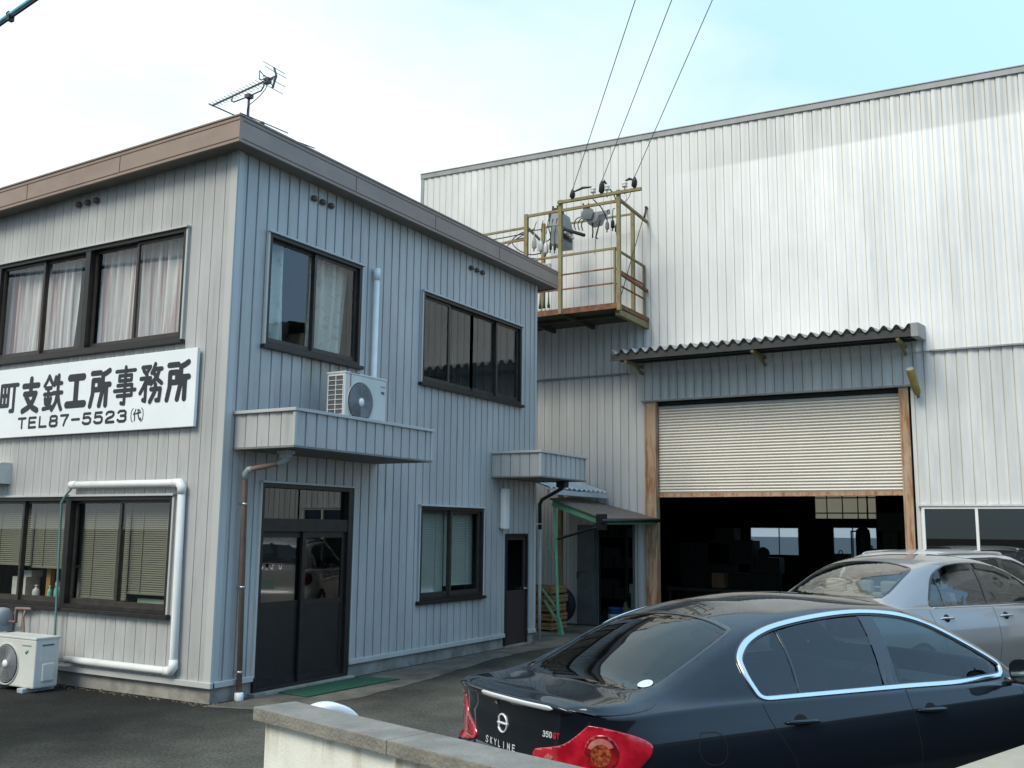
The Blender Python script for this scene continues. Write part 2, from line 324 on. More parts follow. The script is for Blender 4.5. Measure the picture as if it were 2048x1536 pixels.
def thing(name, label, cat, loc=(0,0,0), rotz=0.0, group=None):
    o = bpy.data.objects.new(name, None); COL.objects.link(o)
    o.location = loc; o.rotation_euler = (0,0,rotz); o.empty_display_size = .2
    o['label'] = label; o['category'] = cat
    if group: o['group'] = group
    return o
def root_loc(p):
    v = Vector((0,0,0))
    while p: v += Vector(p.location); p = p.parent
    return v
def build(name, mb, material, parent=None, local=False, bevel=0.0, label=None, cat=None, group=None, kind=None, origin=None, autosmooth=None):
    """one mesh object; its vertices are given in world space unless local (then in the parent's space)"""
    off = Vector((0,0,0)) if local else root_loc(parent)
    if parent is None and origin is not None and not local: off = Vector(origin)
    me = bpy.data.meshes.new(name)
    me.from_pydata([(x-off.x, y-off.y, z-off.z) for x, y, z in mb.v], [], mb.f)
    me.polygons.foreach_set('use_smooth', mb.smooth)
    bm = bmesh.new(); bm.from_mesh(me)
    bmesh.ops.remove_doubles(bm, verts=bm.verts, dist=1e-5)
    if bevel:
        es = [e for e in bm.edges if len(e.link_faces) == 2 and e.calc_face_angle(0) > .5]
        bmesh.ops.bevel(bm, geom=es, offset=bevel, segments=2, affect='EDGES', profile=.6, clamp_overlap=True)
    bmesh.ops.recalc_face_normals(bm, faces=bm.faces)
    bm.to_mesh(me); bm.free()
    me.materials.append(material); me.update()
    o = bpy.data.objects.new(name, me); COL.objects.link(o)
    if parent is not None: o.parent = parent
    elif origin is not None: o.location = origin
    if label: o['label'] = label
    if cat: o['category'] = cat
    if group: o['group'] = group
    if kind: o['kind'] = kind
    return o
def copy_thing(o, parent=None):
    c = o.copy(); COL.objects.link(c)
    if parent is not None: c.parent = parent
    for ch in list(o.children): copy_thing(ch, c)
    return c

# a facade frame: (a along, z up, o outward) -> world
def F_front(a, z, o): return (a, -o, z)
def F_side(a, z, o): return (o, a, z)
def F_ware(a, z, o): return (a, 10.3 - o, z)
def fbox(mb, F, a0, a1, z0, z1, o0, o1):
    p = [F(a0,z0,o0),F(a1,z0,o0),F(a1,z0,o1),F(a0,z0,o1),F(a0,z1,o0),F(a1,z1,o0),F(a1,z1,o1),F(a0,z1,o1)]
    return mb.hexa(p)

def ribbed_wall(mb, F, a0, a1, z0, z1, holes, pitch, prof, ztop=None):
    """ribbed metal sheet from a0..a1, z0..z1 with rectangular holes (a0,a1,z0,z1); ztop(a) bends the upper edge"""
    As = sorted({a0, a1, *[h[0] for h in holes], *[h[1] for h in holes]}); As = [a for a in As if a0 <= a <= a1]
    for i in range(len(As)-1):
        s, e = As[i], As[i+1]; mid = (s+e)/2
        cuts = sorted([(h[2], h[3]) for h in holes if h[0] < mid < h[1]])
        spans = []; z = z0
        for c0, c1 in cuts:
            if c0 > z + 1e-6: spans.append((z, c0))
            z = max(z, c1)
        if z < z1 - 1e-6: spans.append((z, z1))
        xs = []
        k = math.floor(s/pitch) - 1
        while k*pitch < e + pitch:
            for t, d in prof:
                x = (k+t)*pitch
                xs.append((x, d))
            k += 1
        def depth(x):
            for (x0, d0), (x1, d1) in zip(xs[:-1], xs[1:]):
                if x0 <= x <= x1 and x1 > x0: return d0 + (d1-d0)*(x-x0)/(x1-x0)
            return 0
        pts = [(s, depth(s))] + [(x, d) for x, d in xs if s + 1e-5 < x < e - 1e-5] + [(e, depth(e))]
        for zz0, zz1 in spans:
            vs = []
            for x, d in pts:
                top = ztop(x) if (ztop and abs(zz1-z1) < 1e-6) else zz1
                vs += [F(x, zz0, d), F(x, top, d)]
            mb.add(vs, [(2*j, 2*j+2, 2*j+3, 2*j+1) for j in range(len(pts)-1)])
    return mb
OFF_PROF = [(0,0),(.34,0),(.62,-.007),(.900,-.007),(.912,-.024),(.975,-.024),(1.0,0)]
WAR_PROF = [(0,0),(.32,0),(.64,-.012),(.90,-.012),(.92,-.034),(.975,-.034),(1.0,0)]
#CAR>
def pchip(xs, ys):
    xs = np.asarray(xs, float); ys = np.asarray(ys, float)
    h = np.diff(xs); d = np.diff(ys) / h
    m = np.zeros_like(ys)
    m[0] = d[0]; m[-1] = d[-1]
    for i in range(1, len(xs) - 1):
        if d[i-1] * d[i] > 0:
            w1 = 2*h[i] + h[i-1]; w2 = h[i] + 2*h[i-1]
            m[i] = (w1 + w2) / (w1/d[i-1] + w2/d[i])
    def f(x):
        x = np.clip(np.asarray(x, float), xs[0], xs[-1])
        i = np.clip(np.searchsorted(xs, x, side='right') - 1, 0, len(xs) - 2)
        t = (x - xs[i]) / h[i]
        return ((1+2*t)*(1-t)**2*ys[i] + t*(1-t)**2*h[i]*m[i] + t*t*(3-2*t)*ys[i+1] + t*t*(t-1)*h[i]*m[i+1])
    return f

def curve(pts):
    return pchip([p[0] for p in pts], [p[1] for p in pts])

def sstep(a, b, x):
    t = np.clip((np.asarray(x, float) - a) / (b - a), 0, 1)
    return t*t*(3-2*t)

def smooth_closed_half(pts, n):
    # chord-length spline through the half plan outline (tail centre -> nose centre)
    p = np.array(pts, float)
    s = np.concatenate([[0], np.cumsum(np.hypot(*np.diff(p, axis=0).T))])
    fx, fy = pchip(s, p[:, 0]), pchip(s, p[:, 1])
    q = np.linspace(0, s[-1], n)
    P = np.stack([fx(q), fy(q)], 1)
    for _ in range(6):
        P[1:-1] = .25*P[:-2] + .5*P[1:-1] + .25*P[2:]
    return P

class CarShape:
    def __init__(self, S):
        self.S = S
        P = smooth_closed_half(S['plan'], 400)
        self.u = np.concatenate([[0], np.cumsum(np.hypot(*np.diff(P, axis=0).T))])
        self.P = P
        T = np.gradient(P, self.u, axis=0); T /= np.linalg.norm(T, axis=1)[:, None]
        self.Nn = np.stack([T[:, 1], -T[:, 0]], 1)      # inward normal of the +y half
        self.zs, self.zc = curve(S['zs']), curve(S['zc'])
        self.yr, self.zr = curve(S['yr']), curve(S['zr'])
        self.isd, self.itl, self.ins = curve(S['ins_side']), curve(S['ins_tail']), curve(S['ins_nose'])
        self.L = P[:, 0].max()
        # u of the tail / nose corner, where the top surface starts and ends
        self.ua = self.u_at(S.get('xa', .10)); self.ub = self.u_at(self.L - S.get('xb', .14))
    def u_at(self, x): return np.interp(x, self.P[:, 0], self.u)
    def A(self, u, z):
        # point on the lower body: signed arc length u from the tail centre, height z
        u = np.asarray(u, float); z = np.asarray(z, float)
        a = np.abs(u)
        x = np.interp(a, self.u, self.P[:, 0]); y = np.interp(a, self.u, self.P[:, 1])
        nx = np.interp(a, self.u, self.Nn[:, 0]); ny = np.interp(a, self.u, self.Nn[:, 1])
        wt = 1 - sstep(.10, .50, x); wn = sstep(self.L - .6, self.L - .12, x)
        ins = self.isd(z)*(1-wt-wn) + self.itl(z)*wt + self.ins(z)*wn
        return np.stack([x + nx*ins, (y + ny*ins)*np.where(u < 0, -1, 1), z + 0*x], -1)
    def ztop(self, u): return self.zs(np.interp(np.abs(u), self.u, self.P[:, 0]))
    def side(self, x, z):      # right-hand (-y) lower body point at x
        return self.A(-self.u_at(x), z)
    def section(self, xs, yS, zS):
        zr = max(float(self.zr(xs)), zS + .012); zc = max(float(self.zc(xs)), zr)
        yr = min(float(self.yr(xs)), yS - .07)
        g = float(sstep(.06, .25, zr - zS))
        p = [(yS, zS), (yS - .022, zS + .010)]
        b0 = np.array([yS - .045, zS + .016]); b1 = np.array([yr, zr])
        n2 = 18
        for i in range(n2):
            s = i/(n2-1); q = b0 + (b1-b0)*s
            q = q + np.array([.030*g, 0])*np.sin(np.pi*s)
            p.append(tuple(q))
        for i in range(1, 15):
            y = yr*(1 - i/14)
            p.append((y, zc - (zc-zr)*(y/yr)**2.3))
        p = np.array(p)
        for _ in range(3 + int(10*(1-g))):
            p[1:-1] = .25*p[:-2] + .5*p[1:-1] + .25*p[2:]
        return p
    def sec_at(self, x):
        if not hasattr(self, 'tab'):
            self.tx = np.linspace(.02, self.L-.02, 700); self.tab = []
            for q in self.tx:
                S = self.side(q, self.zs(q)); self.tab.append(self.section(float(S[0]), float(-S[1]), float(S[2])))
            self.tab = np.array(self.tab)
        f = float(np.clip((x - self.tx[0])/(self.tx[1]-self.tx[0]), 0, 698.999)); i = int(f)
        return self.tab[i]*(1-(f-i)) + self.tab[i+1]*(f-i)
    def gh_side(self, x, z):   # right-hand greenhouse side
        p = self.sec_at(x); k = 24
        return np.array([x, -np.interp(z, p[:k, 1], p[:k, 0]), z])
    def gh_top(self, x, y):
        p = self.sec_at(x)
        return np.array([x, y, np.interp(abs(y), p[::-1, 0], p[::-1, 1])])
    def top_grid(self, nb=150):
        us = np.concatenate([np.linspace(self.ua, self.ua + .5, 22)[:-1], np.linspace(self.ua + .5, self.ub - .5, nb), np.linspace(self.ub - .5, self.ub, 18)[1:]])
        rows = []
        ta = np.linspace(0, self.ua, 60); tA = self.A(ta, self.ztop(ta))
        nb_ = np.linspace(self.ub, self.u[-1], 60); nA = self.A(nb_, self.ztop(nb_))[::-1]
        Sa = self.A(self.ua, self.ztop(self.ua)); Sb = self.A(self.ub, self.ztop(self.ub))
        for u in us:
            S = self.A(u, self.ztop(u))
            p = self.section(float(S[0]), float(S[1]), float(S[2]))
            w = p[:, 0] / S[1]
            fa = float(1 - sstep(Sa[0], Sa[0] + .9, S[0])); fb = float(sstep(Sb[0] - .9, Sb[0], S[0]))
            x = S[0] + fa*(np.interp(w*Sa[1], tA[:, 1], tA[:, 0]) - Sa[0]) + fb*(np.interp(w*Sb[1], nA[:, 1], nA[:, 0]) - Sb[0])
            ea = float(1 - sstep(Sa[0], Sa[0] + .12, S[0])); eb = float(sstep(Sb[0] - .15, Sb[0], S[0]))
            z = p[:, 1]*(1-ea-eb) + ea*np.interp(w*Sa[1], tA[:, 1], tA[:, 2]) + eb*np.interp(w*Sb[1], nA[:, 1], nA[:, 2])
            rows.append(np.stack([x, p[:, 0], z], 1))
        return us, np.array(rows)

SEDAN = dict(
 plan=[(0,0),(.015,.25),(.06,.48),(.14,.65),(.27,.765),(.5,.83),(.85,.865),(1.3,.88),(2.4,.885),(3.6,.88),(4.1,.85),(4.4,.75),(4.58,.56),(4.67,.3),(4.70,0)],
 zs=[(0,.985),(.06,.98),(.15,.952),(.3,.945),(.6,.962),(1.0,.967),(1.5,.957),(2.4,.935),(3.2,.915),(3.6,.885),(4.1,.80),(4.45,.70),(4.70,.63)],
 zc=[(0,.99),(.08,1.005),(.3,1.022),(.57,1.045),(.8,1.145),(1.05,1.26),(1.3,1.355),(1.65,1.435),(2.05,1.466),(2.45,1.452),(2.85,1.39),(3.2,1.265),(3.5,1.10),(3.7,.995),(3.9,.95),(4.2,.885),(4.5,.765),(4.70,.65)],
 yr=[(0,.60),(.6,.63),(1.0,.615),(1.5,.605),(2.2,.60),(2.8,.62),(3.2,.68),(3.5,.72),(3.8,.70),(4.70,.3)],
 zr=[(0,.99),(.45,1.0),(.65,1.04),(.9,1.14),(1.15,1.24),(1.4,1.315),(1.8,1.375),(2.2,1.40),(2.55,1.385),(2.85,1.315),(3.15,1.19),(3.4,1.06),(3.6,.95),(3.8,.92),(4.2,.84),(4.70,.64)],
 ins_side=[(.15,.10),(.30,.05),(.45,.02),(.62,0),(.75,.005),(.84,.018),(.92,.04),(1.1,.075)],
 ins_tail=[(.15,.16),(.30,.05),(.42,0),(.58,.005),(.64,.03),(.70,.065),(.85,.065),(.95,.05),(1.0,.035),(1.1,.03)],
 ins_nose=[(.15,.12),(.3,.02),(.45,0),(.56,.03),(.66,.10),(.8,.25)],
)
SILVER = dict(SEDAN,
 plan=[(0,0),(.015,.3),(.05,.55),(.12,.70),(.26,.80),(.5,.85),(.85,.875),(1.3,.885),(2.4,.89),(3.6,.885),(4.2,.86),(4.5,.77),(4.7,.58),(4.80,.3),(4.83,0)],
 zs=[(0,1.02),(.06,1.015),(.15,.99),(.3,.985),(.6,.99),(1.0,.985),(1.5,.975),(2.4,.95),(3.2,.925),(3.6,.895),(4.1,.83),(4.5,.74),(4.83,.65)],
 zc=[(0,1.025),(.08,1.04),(.4,1.065),(.75,1.09),(.95,1.18),(1.2,1.32),(1.45,1.43),(1.7,1.485),(2.1,1.515),(2.5,1.515),(2.9,1.465),(3.25,1.35),(3.55,1.19),(3.8,1.04),(3.97,.97),(4.3,.90),(4.6,.80),(4.83,.68)],
 yr=[(0,.60),(.7,.63),(1.1,.615),(1.6,.60),(2.2,.60),(2.8,.62),(3.2,.68),(3.5,.72),(3.8,.70),(4.83,.3)],
 zr=[(0,1.02),(.5,1.03),(.75,1.06),(1.0,1.17),(1.25,1.29),(1.55,1.395),(1.9,1.445),(2.3,1.46),(2.65,1.445),(2.95,1.385),(3.25,1.27),(3.5,1.13),(3.7,1.0),(3.9,.94),(4.3,.86),(4.83,.66)])
#<CAR

# ------------------------------------------------------------------ ground
def ground_z(x, y):
    s = lambda a, b, t: (lambda q: q*q*(3-2*q))(min(1, max(0, (t-a)/(b-a))))
    return .10*s(3.2, 5.0, x)*s(-.5, 2.2, y)*(1 - s(8.6, 10.0, y))*(1 - s(14, 22, x))
g = MB()
xs = [-400,-120,-40,-15,-9] + [-8 + .5*i for i in range(0, 61)] + [26,34,50,120,400]
ys = [-400,-120,-40,-15] + [-9 + .5*i for i in range(0, 41)] + [13,16,22,40,120,400]
for y in ys:
    for x in xs: g.v.append((x, y, ground_z(x, y)))
n = len(xs)
for j in range(len(ys)-1):
    for i in range(n-1): g.f.append((j*n+i, j*n+i+1, (j+1)*n+i+1, (j+1)*n+i)); g.smooth.append(True)
build('ground', g, M['asphalt'], kind='structure')
# a worn strip of older, paler paving along the office foot and across to the workshop
m, t, b = new_mat('worn_paving'); M['paving'] = m
tcn = N(t, 'ShaderNodeTexCoord'); na = N(t, 'ShaderNodeTexNoise'); na.inputs['Scale'].default_value = 2.2; na.inputs['Detail'].default_value = 8; na.inputs['Roughness'].default_value = .65
nb_ = N(t, 'ShaderNodeTexNoise'); nb_.inputs['Scale'].default_value = 60
ra = N(t, 'ShaderNodeValToRGB'); ra.color_ramp.elements[0].position = .36; ra.color_ramp.elements[1].position = .68
ra.color_ramp.elements[0].color = (.060,.055,.046,1); ra.color_ramp.elements[1].color = (.165,.145,.115,1)
for q_ in (na, nb_): t.links.new(tcn.outputs['Object'], q_.inputs['Vector'])
t.links.new(na.outputs['Fac'], ra.inputs['Fac']); t.links.new(ra.outputs['Color'], b.inputs['Base Color']); b.inputs['Roughness'].default_value = .95
bpn = N(t, 'ShaderNodeBump'); bpn.inputs['Strength'].default_value = .5; bpn.inputs['Distance'].default_value = .01; t.links.new(nb_.outputs['Fac'], bpn.inputs['Height']); t.links.new(bpn.outputs[0], b.inputs['Normal'])
rnd = random.Random(11)
edge = [(.03,-.12),(.60,.05),(.95,.55),(1.02,1.3),(.98,2.1),(.86,2.9),(.70,3.8),(.58,4.8),(.52,5.6),(.62,6.6),(.85,7.6),(.95,8.6),(1.0,10.2)]
E2 = []
for (ax, ay), (bx, by) in zip(edge[:-1], edge[1:]):
    for k in range(6): E2.append((ax+(bx-ax)*k/6 + rnd.uniform(-.03,.03), ay+(by-ay)*k/6, .004))
ap = MB(); ap.add([(.03,-.12,.004)] + E2[1:] + [(1.0,10.2,.004),(-.9,10.2,.004),(-.9,7.10,.004),(.03,7.08,.004)], [tuple(range(len(E2)+4))])
build('pavement', ap, M['paving'], kind='structure')
# leaf litter and grit caught along the foot of the walls
gr = MB(); rnd = random.Random(5)
for i in range(420):
    if i < 230: x, y = rnd.uniform(-4.6, .1), -.02 - abs(rnd.gauss(0, .05))
    elif i < 330: x, y = .03 + abs(rnd.gauss(0, .07)), rnd.uniform(-.1, .6)
    else: x, y = .03 + abs(rnd.gauss(0, .05)), rnd.uniform(2.4, 7.0)
    r = rnd.uniform(.006, .024)*(1 if i % 23 else 1.6); h = r*rnd.uniform(.4, .9); a = rnd.uniform(0, 3)
    vs = [(x + r*math.cos(a+k*1.2566)*rnd.uniform(.7,1), y - abs(r*math.sin(a+k*1.2566))*rnd.uniform(.5,1) if k % 2 else y + r*math.sin(a+k*1.2566)*.6, .0) for k in range(5)] + [(x, y, h)]
    gr.add(vs, [(0,1,5),(1,2,5),(2,3,5),(3,4,5),(4,0,5)])
build('grit', gr, mat('leaf_litter_grit', (.16,.125,.075), .95, var=.6, scale=14, col2=(.035,.03,.02)), kind='stuff', label='brown grit and leaf litter along the foot of the office walls', cat='grit')

# ------------------------------------------------------------------ office building
off = thing('office_building', 'two-storey office clad in grey ribbed metal with a brown flat roof edge', 'office', (0, 0, 0))
FL_UP = (-4.33, -.745, 3.965, 5.285); FL_LO = (-4.36, -.71, .89, 2.185)
S_1 = (.54, 2.25, 3.94, 5.27); S_2 = (3.66, 6.53, 3.92, 5.24); S_3 = (3.71, 5.385, .855, 2.165)
S_D = (.61, 2.235, -.1, 2.35); S_B = (6.08, 6.81, -.1, 1.785)
OW, OL, OH = -8.0, 7.08, 6.12
FLAT = [(0,0),(.5,0),(1,0)]
wf = MB(); ribbed_wall(wf, F_front, OW, -.09, .20, OH, [FL_UP, FL_LO], .172, OFF_PROF); build('wall', wf, M['office'], off)
ws = MB(); ribbed_wall(ws, F_side, .09, OL-.05, .20, OH, [S_1, S_2, S_3, S_D, S_B], .172, OFF_PROF); build('wall', ws, M['office'], off)
wb = MB(); ribbed_wall(wb, lambda a,z,o: (a, OL+o, z), OW, -.05, .2, OH, [], .172, OFF_PROF); build('wall', wb, M['office'], off)
wl = MB(); ribbed_wall(wl, lambda a,z,o: (OW-o, a, z), 0, OL, .2, OH, [], .172, OFF_PROF); build('wall', wl, M['office'], off)
ct = MB(); ct.box(-.095, .012, -.012, .012, .20, OH); ct.box(-.012, .012, .012, .095, .20, OH); build('corner_trim', ct, M['corner'], off, bevel=.004)
ct = MB(); ct.box(-.06, .012, OL-.06, OL+.012, .20, OH); build('corner_trim', ct, M['corner'], off, bevel=.004)
# plinth and base flashing
pl = MB(); pl.box(OW, -.02, .02, .16, -.3, .185); pl.box(-.15, -.02, .16, S_D[0], -.3, .185); pl.box(-.15, -.02, S_D[1], S_B[0], -.3, .185); pl.box(-.15, -.02, S_B[1], OL, -.3, .185)
build('foundation', pl, M['concrete'], off)
bf = MB()
for F, s, e in ((F_front, OW, .035), (F_side, .0, S_D[0]-.02), (F_side, S_D[1]+.01, S_B[0]-.02), (F_side, S_B[1]+.02, OL)):
    fbox(bf, F, s, e, .165, .225, -.03, .035)
build('base_flashing', bf, M['corner'], off, bevel=.006)
# linings and floors: the rooms behind the glass
ln = MB()
ribbed_wall(ln, lambda a,z,o: F_front(a,z,o-.11), OW+.1, -.11, .1, 5.95, [FL_UP, FL_LO], 2.0, FLAT)
ribbed_wall(ln, lambda a,z,o: F_side(a,z,o-.11), .11, OL-.1, .0, 5.95, [S_1, S_2, S_3, S_D, S_B], 2.0, FLAT)
ln.box(OW+.12, -.12, 3.4, 3.5, .05, 2.82); ln.box(OW+.12, -.12, 3.05, 3.15, 3.12, 5.93); ln.box(-2.75, -2.65, .35, 3.4, .05, 2.82)
for F, h in ((F_front, FL_UP), (F_front, FL_LO), (F_side, S_1), (F_side, S_2), (F_side, S_3), (F_side, S_D), (F_side, S_B)):
    for a in h[:2]: ln.quad(F(a, h[2], -.112), F(a, h[3], -.112), F(a, h[3], -.012), F(a, h[2], -.012))
    for z in h[2:]: ln.quad(F(h[0], z, -.112), F(h[1], z, -.112), F(h[1], z, -.012), F(h[0], z, -.012))
build('room_lining', ln, M['room'], off)
fs_ = MB(); fs_.box(OW+.05, -.12, .12, OL-.12, -.05, .045); fs_.box(OW+.05, -.12, .12, OL-.12, 2.83, 3.11); fs_.box(OW+.05, -.12, .12, OL-.12, 5.94, 6.05)
build('floor_slab', fs_, M['room'], off)
# roof, soffit, fascia (the whole roof edge falls slightly to the left)
rz = lambda x: .0262*(x-.24) if x < .24 else 0
def roof_prism(mb, x0, x1, y0, y1, z0, z1):
    mb.hexa([(x0,y0,z0+rz(x0)),(x1,y0,z0),(x1,y1,z0),(x0,y1,z0+rz(x0)),(x0,y0,z1+rz(x0)),(x1,y0,z1),(x1,y1,z1),(x0,y1,z1+rz(x0))])
XF, YF, YB, XL = .24, -.23, 7.44, -8.2
rf = MB(); roof_prism(rf, XL+.03, XF-.03, YF+.03, YB-.03, 6.30, 6.335); build('roof', rf, M['fascia'], off)
so = MB(); roof_prism(so, XL+.03, XF-.025, YF+.025, YB-.025, 6.095, 6.115); build('soffit', so, M['soffit'], off)
fa = MB()
roof_prism(fa, XL, XF, YF, YF+.03, 6.08, 6.375); roof_prism(fa, XF-.03, XF, YF+.03, YB-.03, 6.08, 6.375); roof_prism(fa, XL, XF, YB-.03, YB, 6.08, 6.375)
fo = build('roof_fascia', fa, M['fascia'], off)
fg = MB()
for z in (6.115, 6.325):
    roof_prism(fg, XL, XF-.004, YF-.004, YF+.003, z, z+.010); roof_prism(fg, XF-.003, XF+.004, YF+.05, YB, z, z+.010)
for x in (-1.75, -3.55, -5.35):
    fg.box(x, x+.006, YF-.004, YF+.003, 6.13+rz(x), 6.32+rz(x))
for y in (1.8, 3.6, 5.4): fg.box(XF-.003, XF+.004, y, y+.006, 6.13, 6.32)
build('fascia_groove', fg, M['fasline'], fo)
cp = MB(); roof_prism(cp, XL, XF+.012, YF-.012, YF+.06, 6.375, 6.395); roof_prism(cp, XF-.06, XF+.012, YF+.06, YB, 6.375, 6.395)
build('roof_coping', cp, M['fascia'], off, bevel=.003)

def window(F, h, n, parent, sash_d=.036, fmat='bronze', double=None, outer=(0, 3), sill=True):
    a0, a1, z0, z1 = h
    f = MB(); t = .042
    fbox(f, F, a0, a1, z1-t, z1, -.085, .025); fbox(f, F, a0, a1, z0, z0+t, -.085, .025)
    fbox(f, F, a0, a0+t, z0+t, z1-t, -.085, .025); fbox(f, F, a1-t, a1, z0+t, z1-t, -.085, .025)
    if double:
        fbox(f, F, double-.045, double+.045, z0+t, z1-t, -.085, .020)
    wn = build('window', f, M[fmat], parent)
    hd = MB(); fbox(hd, F, a0-.035, a1+.035, z1+.002, z1+.026, -.01, .055); fbox(hd, F, a0-.030, a0-.002, z0, z1, -.01, .032); fbox(hd, F, a1+.002, a1+.030, z0, z1, -.01, .032)
    build('window_trim', hd, M['corner' if fmat != 'white' else 'white'], wn, bevel=.003)
    if sill:
        s = MB(); fbox(s, F, a0-.05, a1+.05, z0-.05, z0-.004, -.01, .065); build('sill', s, M[fmat], wn, bevel=.004)
    spans = [(a0+t, a1-t)] if not double else [(a0+t, double-.045), (double+.045, a1-t)]
    k = 0
    for s0, s1 in spans:
        m = n//len(spans); wd = (s1-s0)/m
        for i in range(m):
            b0 = s0 + i*wd - (sash_d/2 if i else 0); b1 = s0 + (i+1)*wd + (sash_d/2 if i < m-1 else 0)
            o = -.020 if k in outer else -.054
            q = MB(); zb, zt = z0+t, z1-t
            fbox(q, F, b0, b0+sash_d, zb, zt, o-.028, o); fbox(q, F, b1-sash_d, b1, zb, zt, o-.028, o)
            fbox(q, F, b0+sash_d, b1-sash_d, zb, zb+.060, o-.028, o); fbox(q, F, b0+sash_d, b1-sash_d, zt-.034, zt, o-.028, o)
            build('sash', q, M['bronze2' if fmat == 'bronze' else fmat], wn)
            p = MB(); e = .004
            p.quad(F(b0+sash_d-e, zb+.056, o-.014), F(b1-sash_d+e, zb+.056, o-.014), F(b1-sash_d+e, zt-.030, o-.014), F(b0+sash_d-e, zt-.030, o-.014))
            build('pane', p, M['pane'], wn)
            k += 1
    return wn
window(F_front, FL_UP, 4, off, double=-2.50)
window(F_front, FL_LO, 4, off, double=-2.52)
window(F_side, S_1, 2, off, outer=(1,))
window(F_side, S_2, 4, off, outer=(0, 3), sash_d=.05)
window(F_side, S_3, 2, off, outer=(1,), sash_d=.045)

# front entrance: transom light over two sliding leaves
a0, a1, z0, z1 = S_D
f = MB(); z0 = .04
fbox(f, F_side, a0, a0+.05, z0, z1, -.10, .02); fbox(f, F_side, a1-.09, a1, z0, z1, -.10, .02); fbox(f, F_side, a0+.05, a1-.09, z1-.05, z1, -.10, .02)
fbox(f, F_side, a0+.05, a1-.09, 1.80, 1.95, -.10, .01); fbox(f, F_side, a0+.05, a1-.09, z0, z0+.03, -.10, .02)
ed = build('entrance_door', f, M['bronze'], off, bevel=.004, label='wide dark sliding entrance door with a clear transom light')
p = MB(); p.quad(F_side(a0+.045, 1.945, -.05), F_side(a1-.085, 1.945, -.05), F_side(a1-.085, z1-.045, -.05), F_side(a0+.045, z1-.045, -.05)); build('pane', p, M['pane_door'], ed)
mid = 1.40
for b0, b1, o in ((a0+.05, mid+.04, -.055), (mid-.04, a1-.09, -.02)):
    q = MB()
    fbox(q, F_side, b0, b0+.065, z0+.03, 1.80, o-.032, o); fbox(q, F_side, b1-.065, b1, z0+.03, 1.80, o-.032, o)
    fbox(q, F_side, b0+.065, b1-.065, 1.73, 1.80, o-.032, o); fbox(q, F_side, b0+.065, b1-.065, .93, 1.0, o-.032, o); fbox(q, F_side, b0+.065, b1-.065, z0+.03, .15, o-.032, o)
    leaf = build('door_leaf', q, M['bronze'], ed)
    q = MB(); fbox(q, F_side, b0+.06, b1-.06, .145, .935, o-.022, o-.010); build('door_panel', q, M['doorblack'], leaf)
    q = MB(); q.quad(F_side(b0+.06, .995, o-.015), F_side(b1-.06, .995, o-.015), F_side(b1-.06, 1.735, o-.015), F_side(b0+.06, 1.735, o-.015)); build('pane', q, M['pane_door'], leaf)
q = MB(); fbox(q, F_side, a0-.02, a1+.02, z1+.002, z1+.028, -.01, .045); fbox(q, F_side, a0-.028, a0-.002, .2, z1, -.01, .03); fbox(q, F_side, a1+.002, a1+.028, .2, z1, -.01, .03); build('door_trim', q, M['corner'], ed)
q = MB(); fbox(q, F_side, a0-.05, a1+.05, -.05, .038, -.16, .09); build('threshold', q, M['concrete'], off, bevel=.008)
# back door
a0, a1, z0, z1 = S_B; z0 = .03
f = MB(); fbox(f, F_side, a0, a0+.04, z0, z1, -.08, .02); fbox(f, F_side, a1-.04, a1, z0, z1, -.08, .02); fbox(f, F_side, a0+.04, a1-.04, z1-.04, z1, -.08, .02)
bd = build('back_door', f, M['bronze'], off, bevel=.003, label='narrow brown back door with a glazed upper half')
q = MB(); fbox(q, F_side, a0+.04, a1-.04, z0, .80, -.045, -.01); fbox(q, F_side, a0+.04, a1-.04, .80, .88, -.045, -.004); fbox(q, F_side, a0+.04, a0+.10, .88, z1-.04, -.045, -.01); fbox(q, F_side, a1-.10, a1-.04, .88, z1-.04, -.045, -.01)
fbox(q, F_side, a0+.10, a1-.10, z1-.10, z1-.04, -.045, -.01)
dl = build('door_leaf', q, M['doorbrown'], bd)
q = MB(); q.quad(F_side(a0+.095, .875, -.03), F_side(a1-.095, .875, -.03), F_side(a1-.095, z1-.095, -.03), F_side(a0+.095, z1-.095, -.03)); build('pane', q, M['pane_door'], dl)
q = MB(); q.tube([F_side(a1-.075, .90, -.01), F_side(a1-.075, .90, .045), F_side(a1-.18, .90, .045)], .010); q.lathe([(.022, 0), (.022, .012)], F_side(a1-.075, .90, -.008), 'X'); build('handle', q, M['steel'], dl)
q = MB(); fbox(q, F_side, a0-.02, a1+.02, -.05, .028, -.14, .05); build('threshold', q, M['concrete'], off)

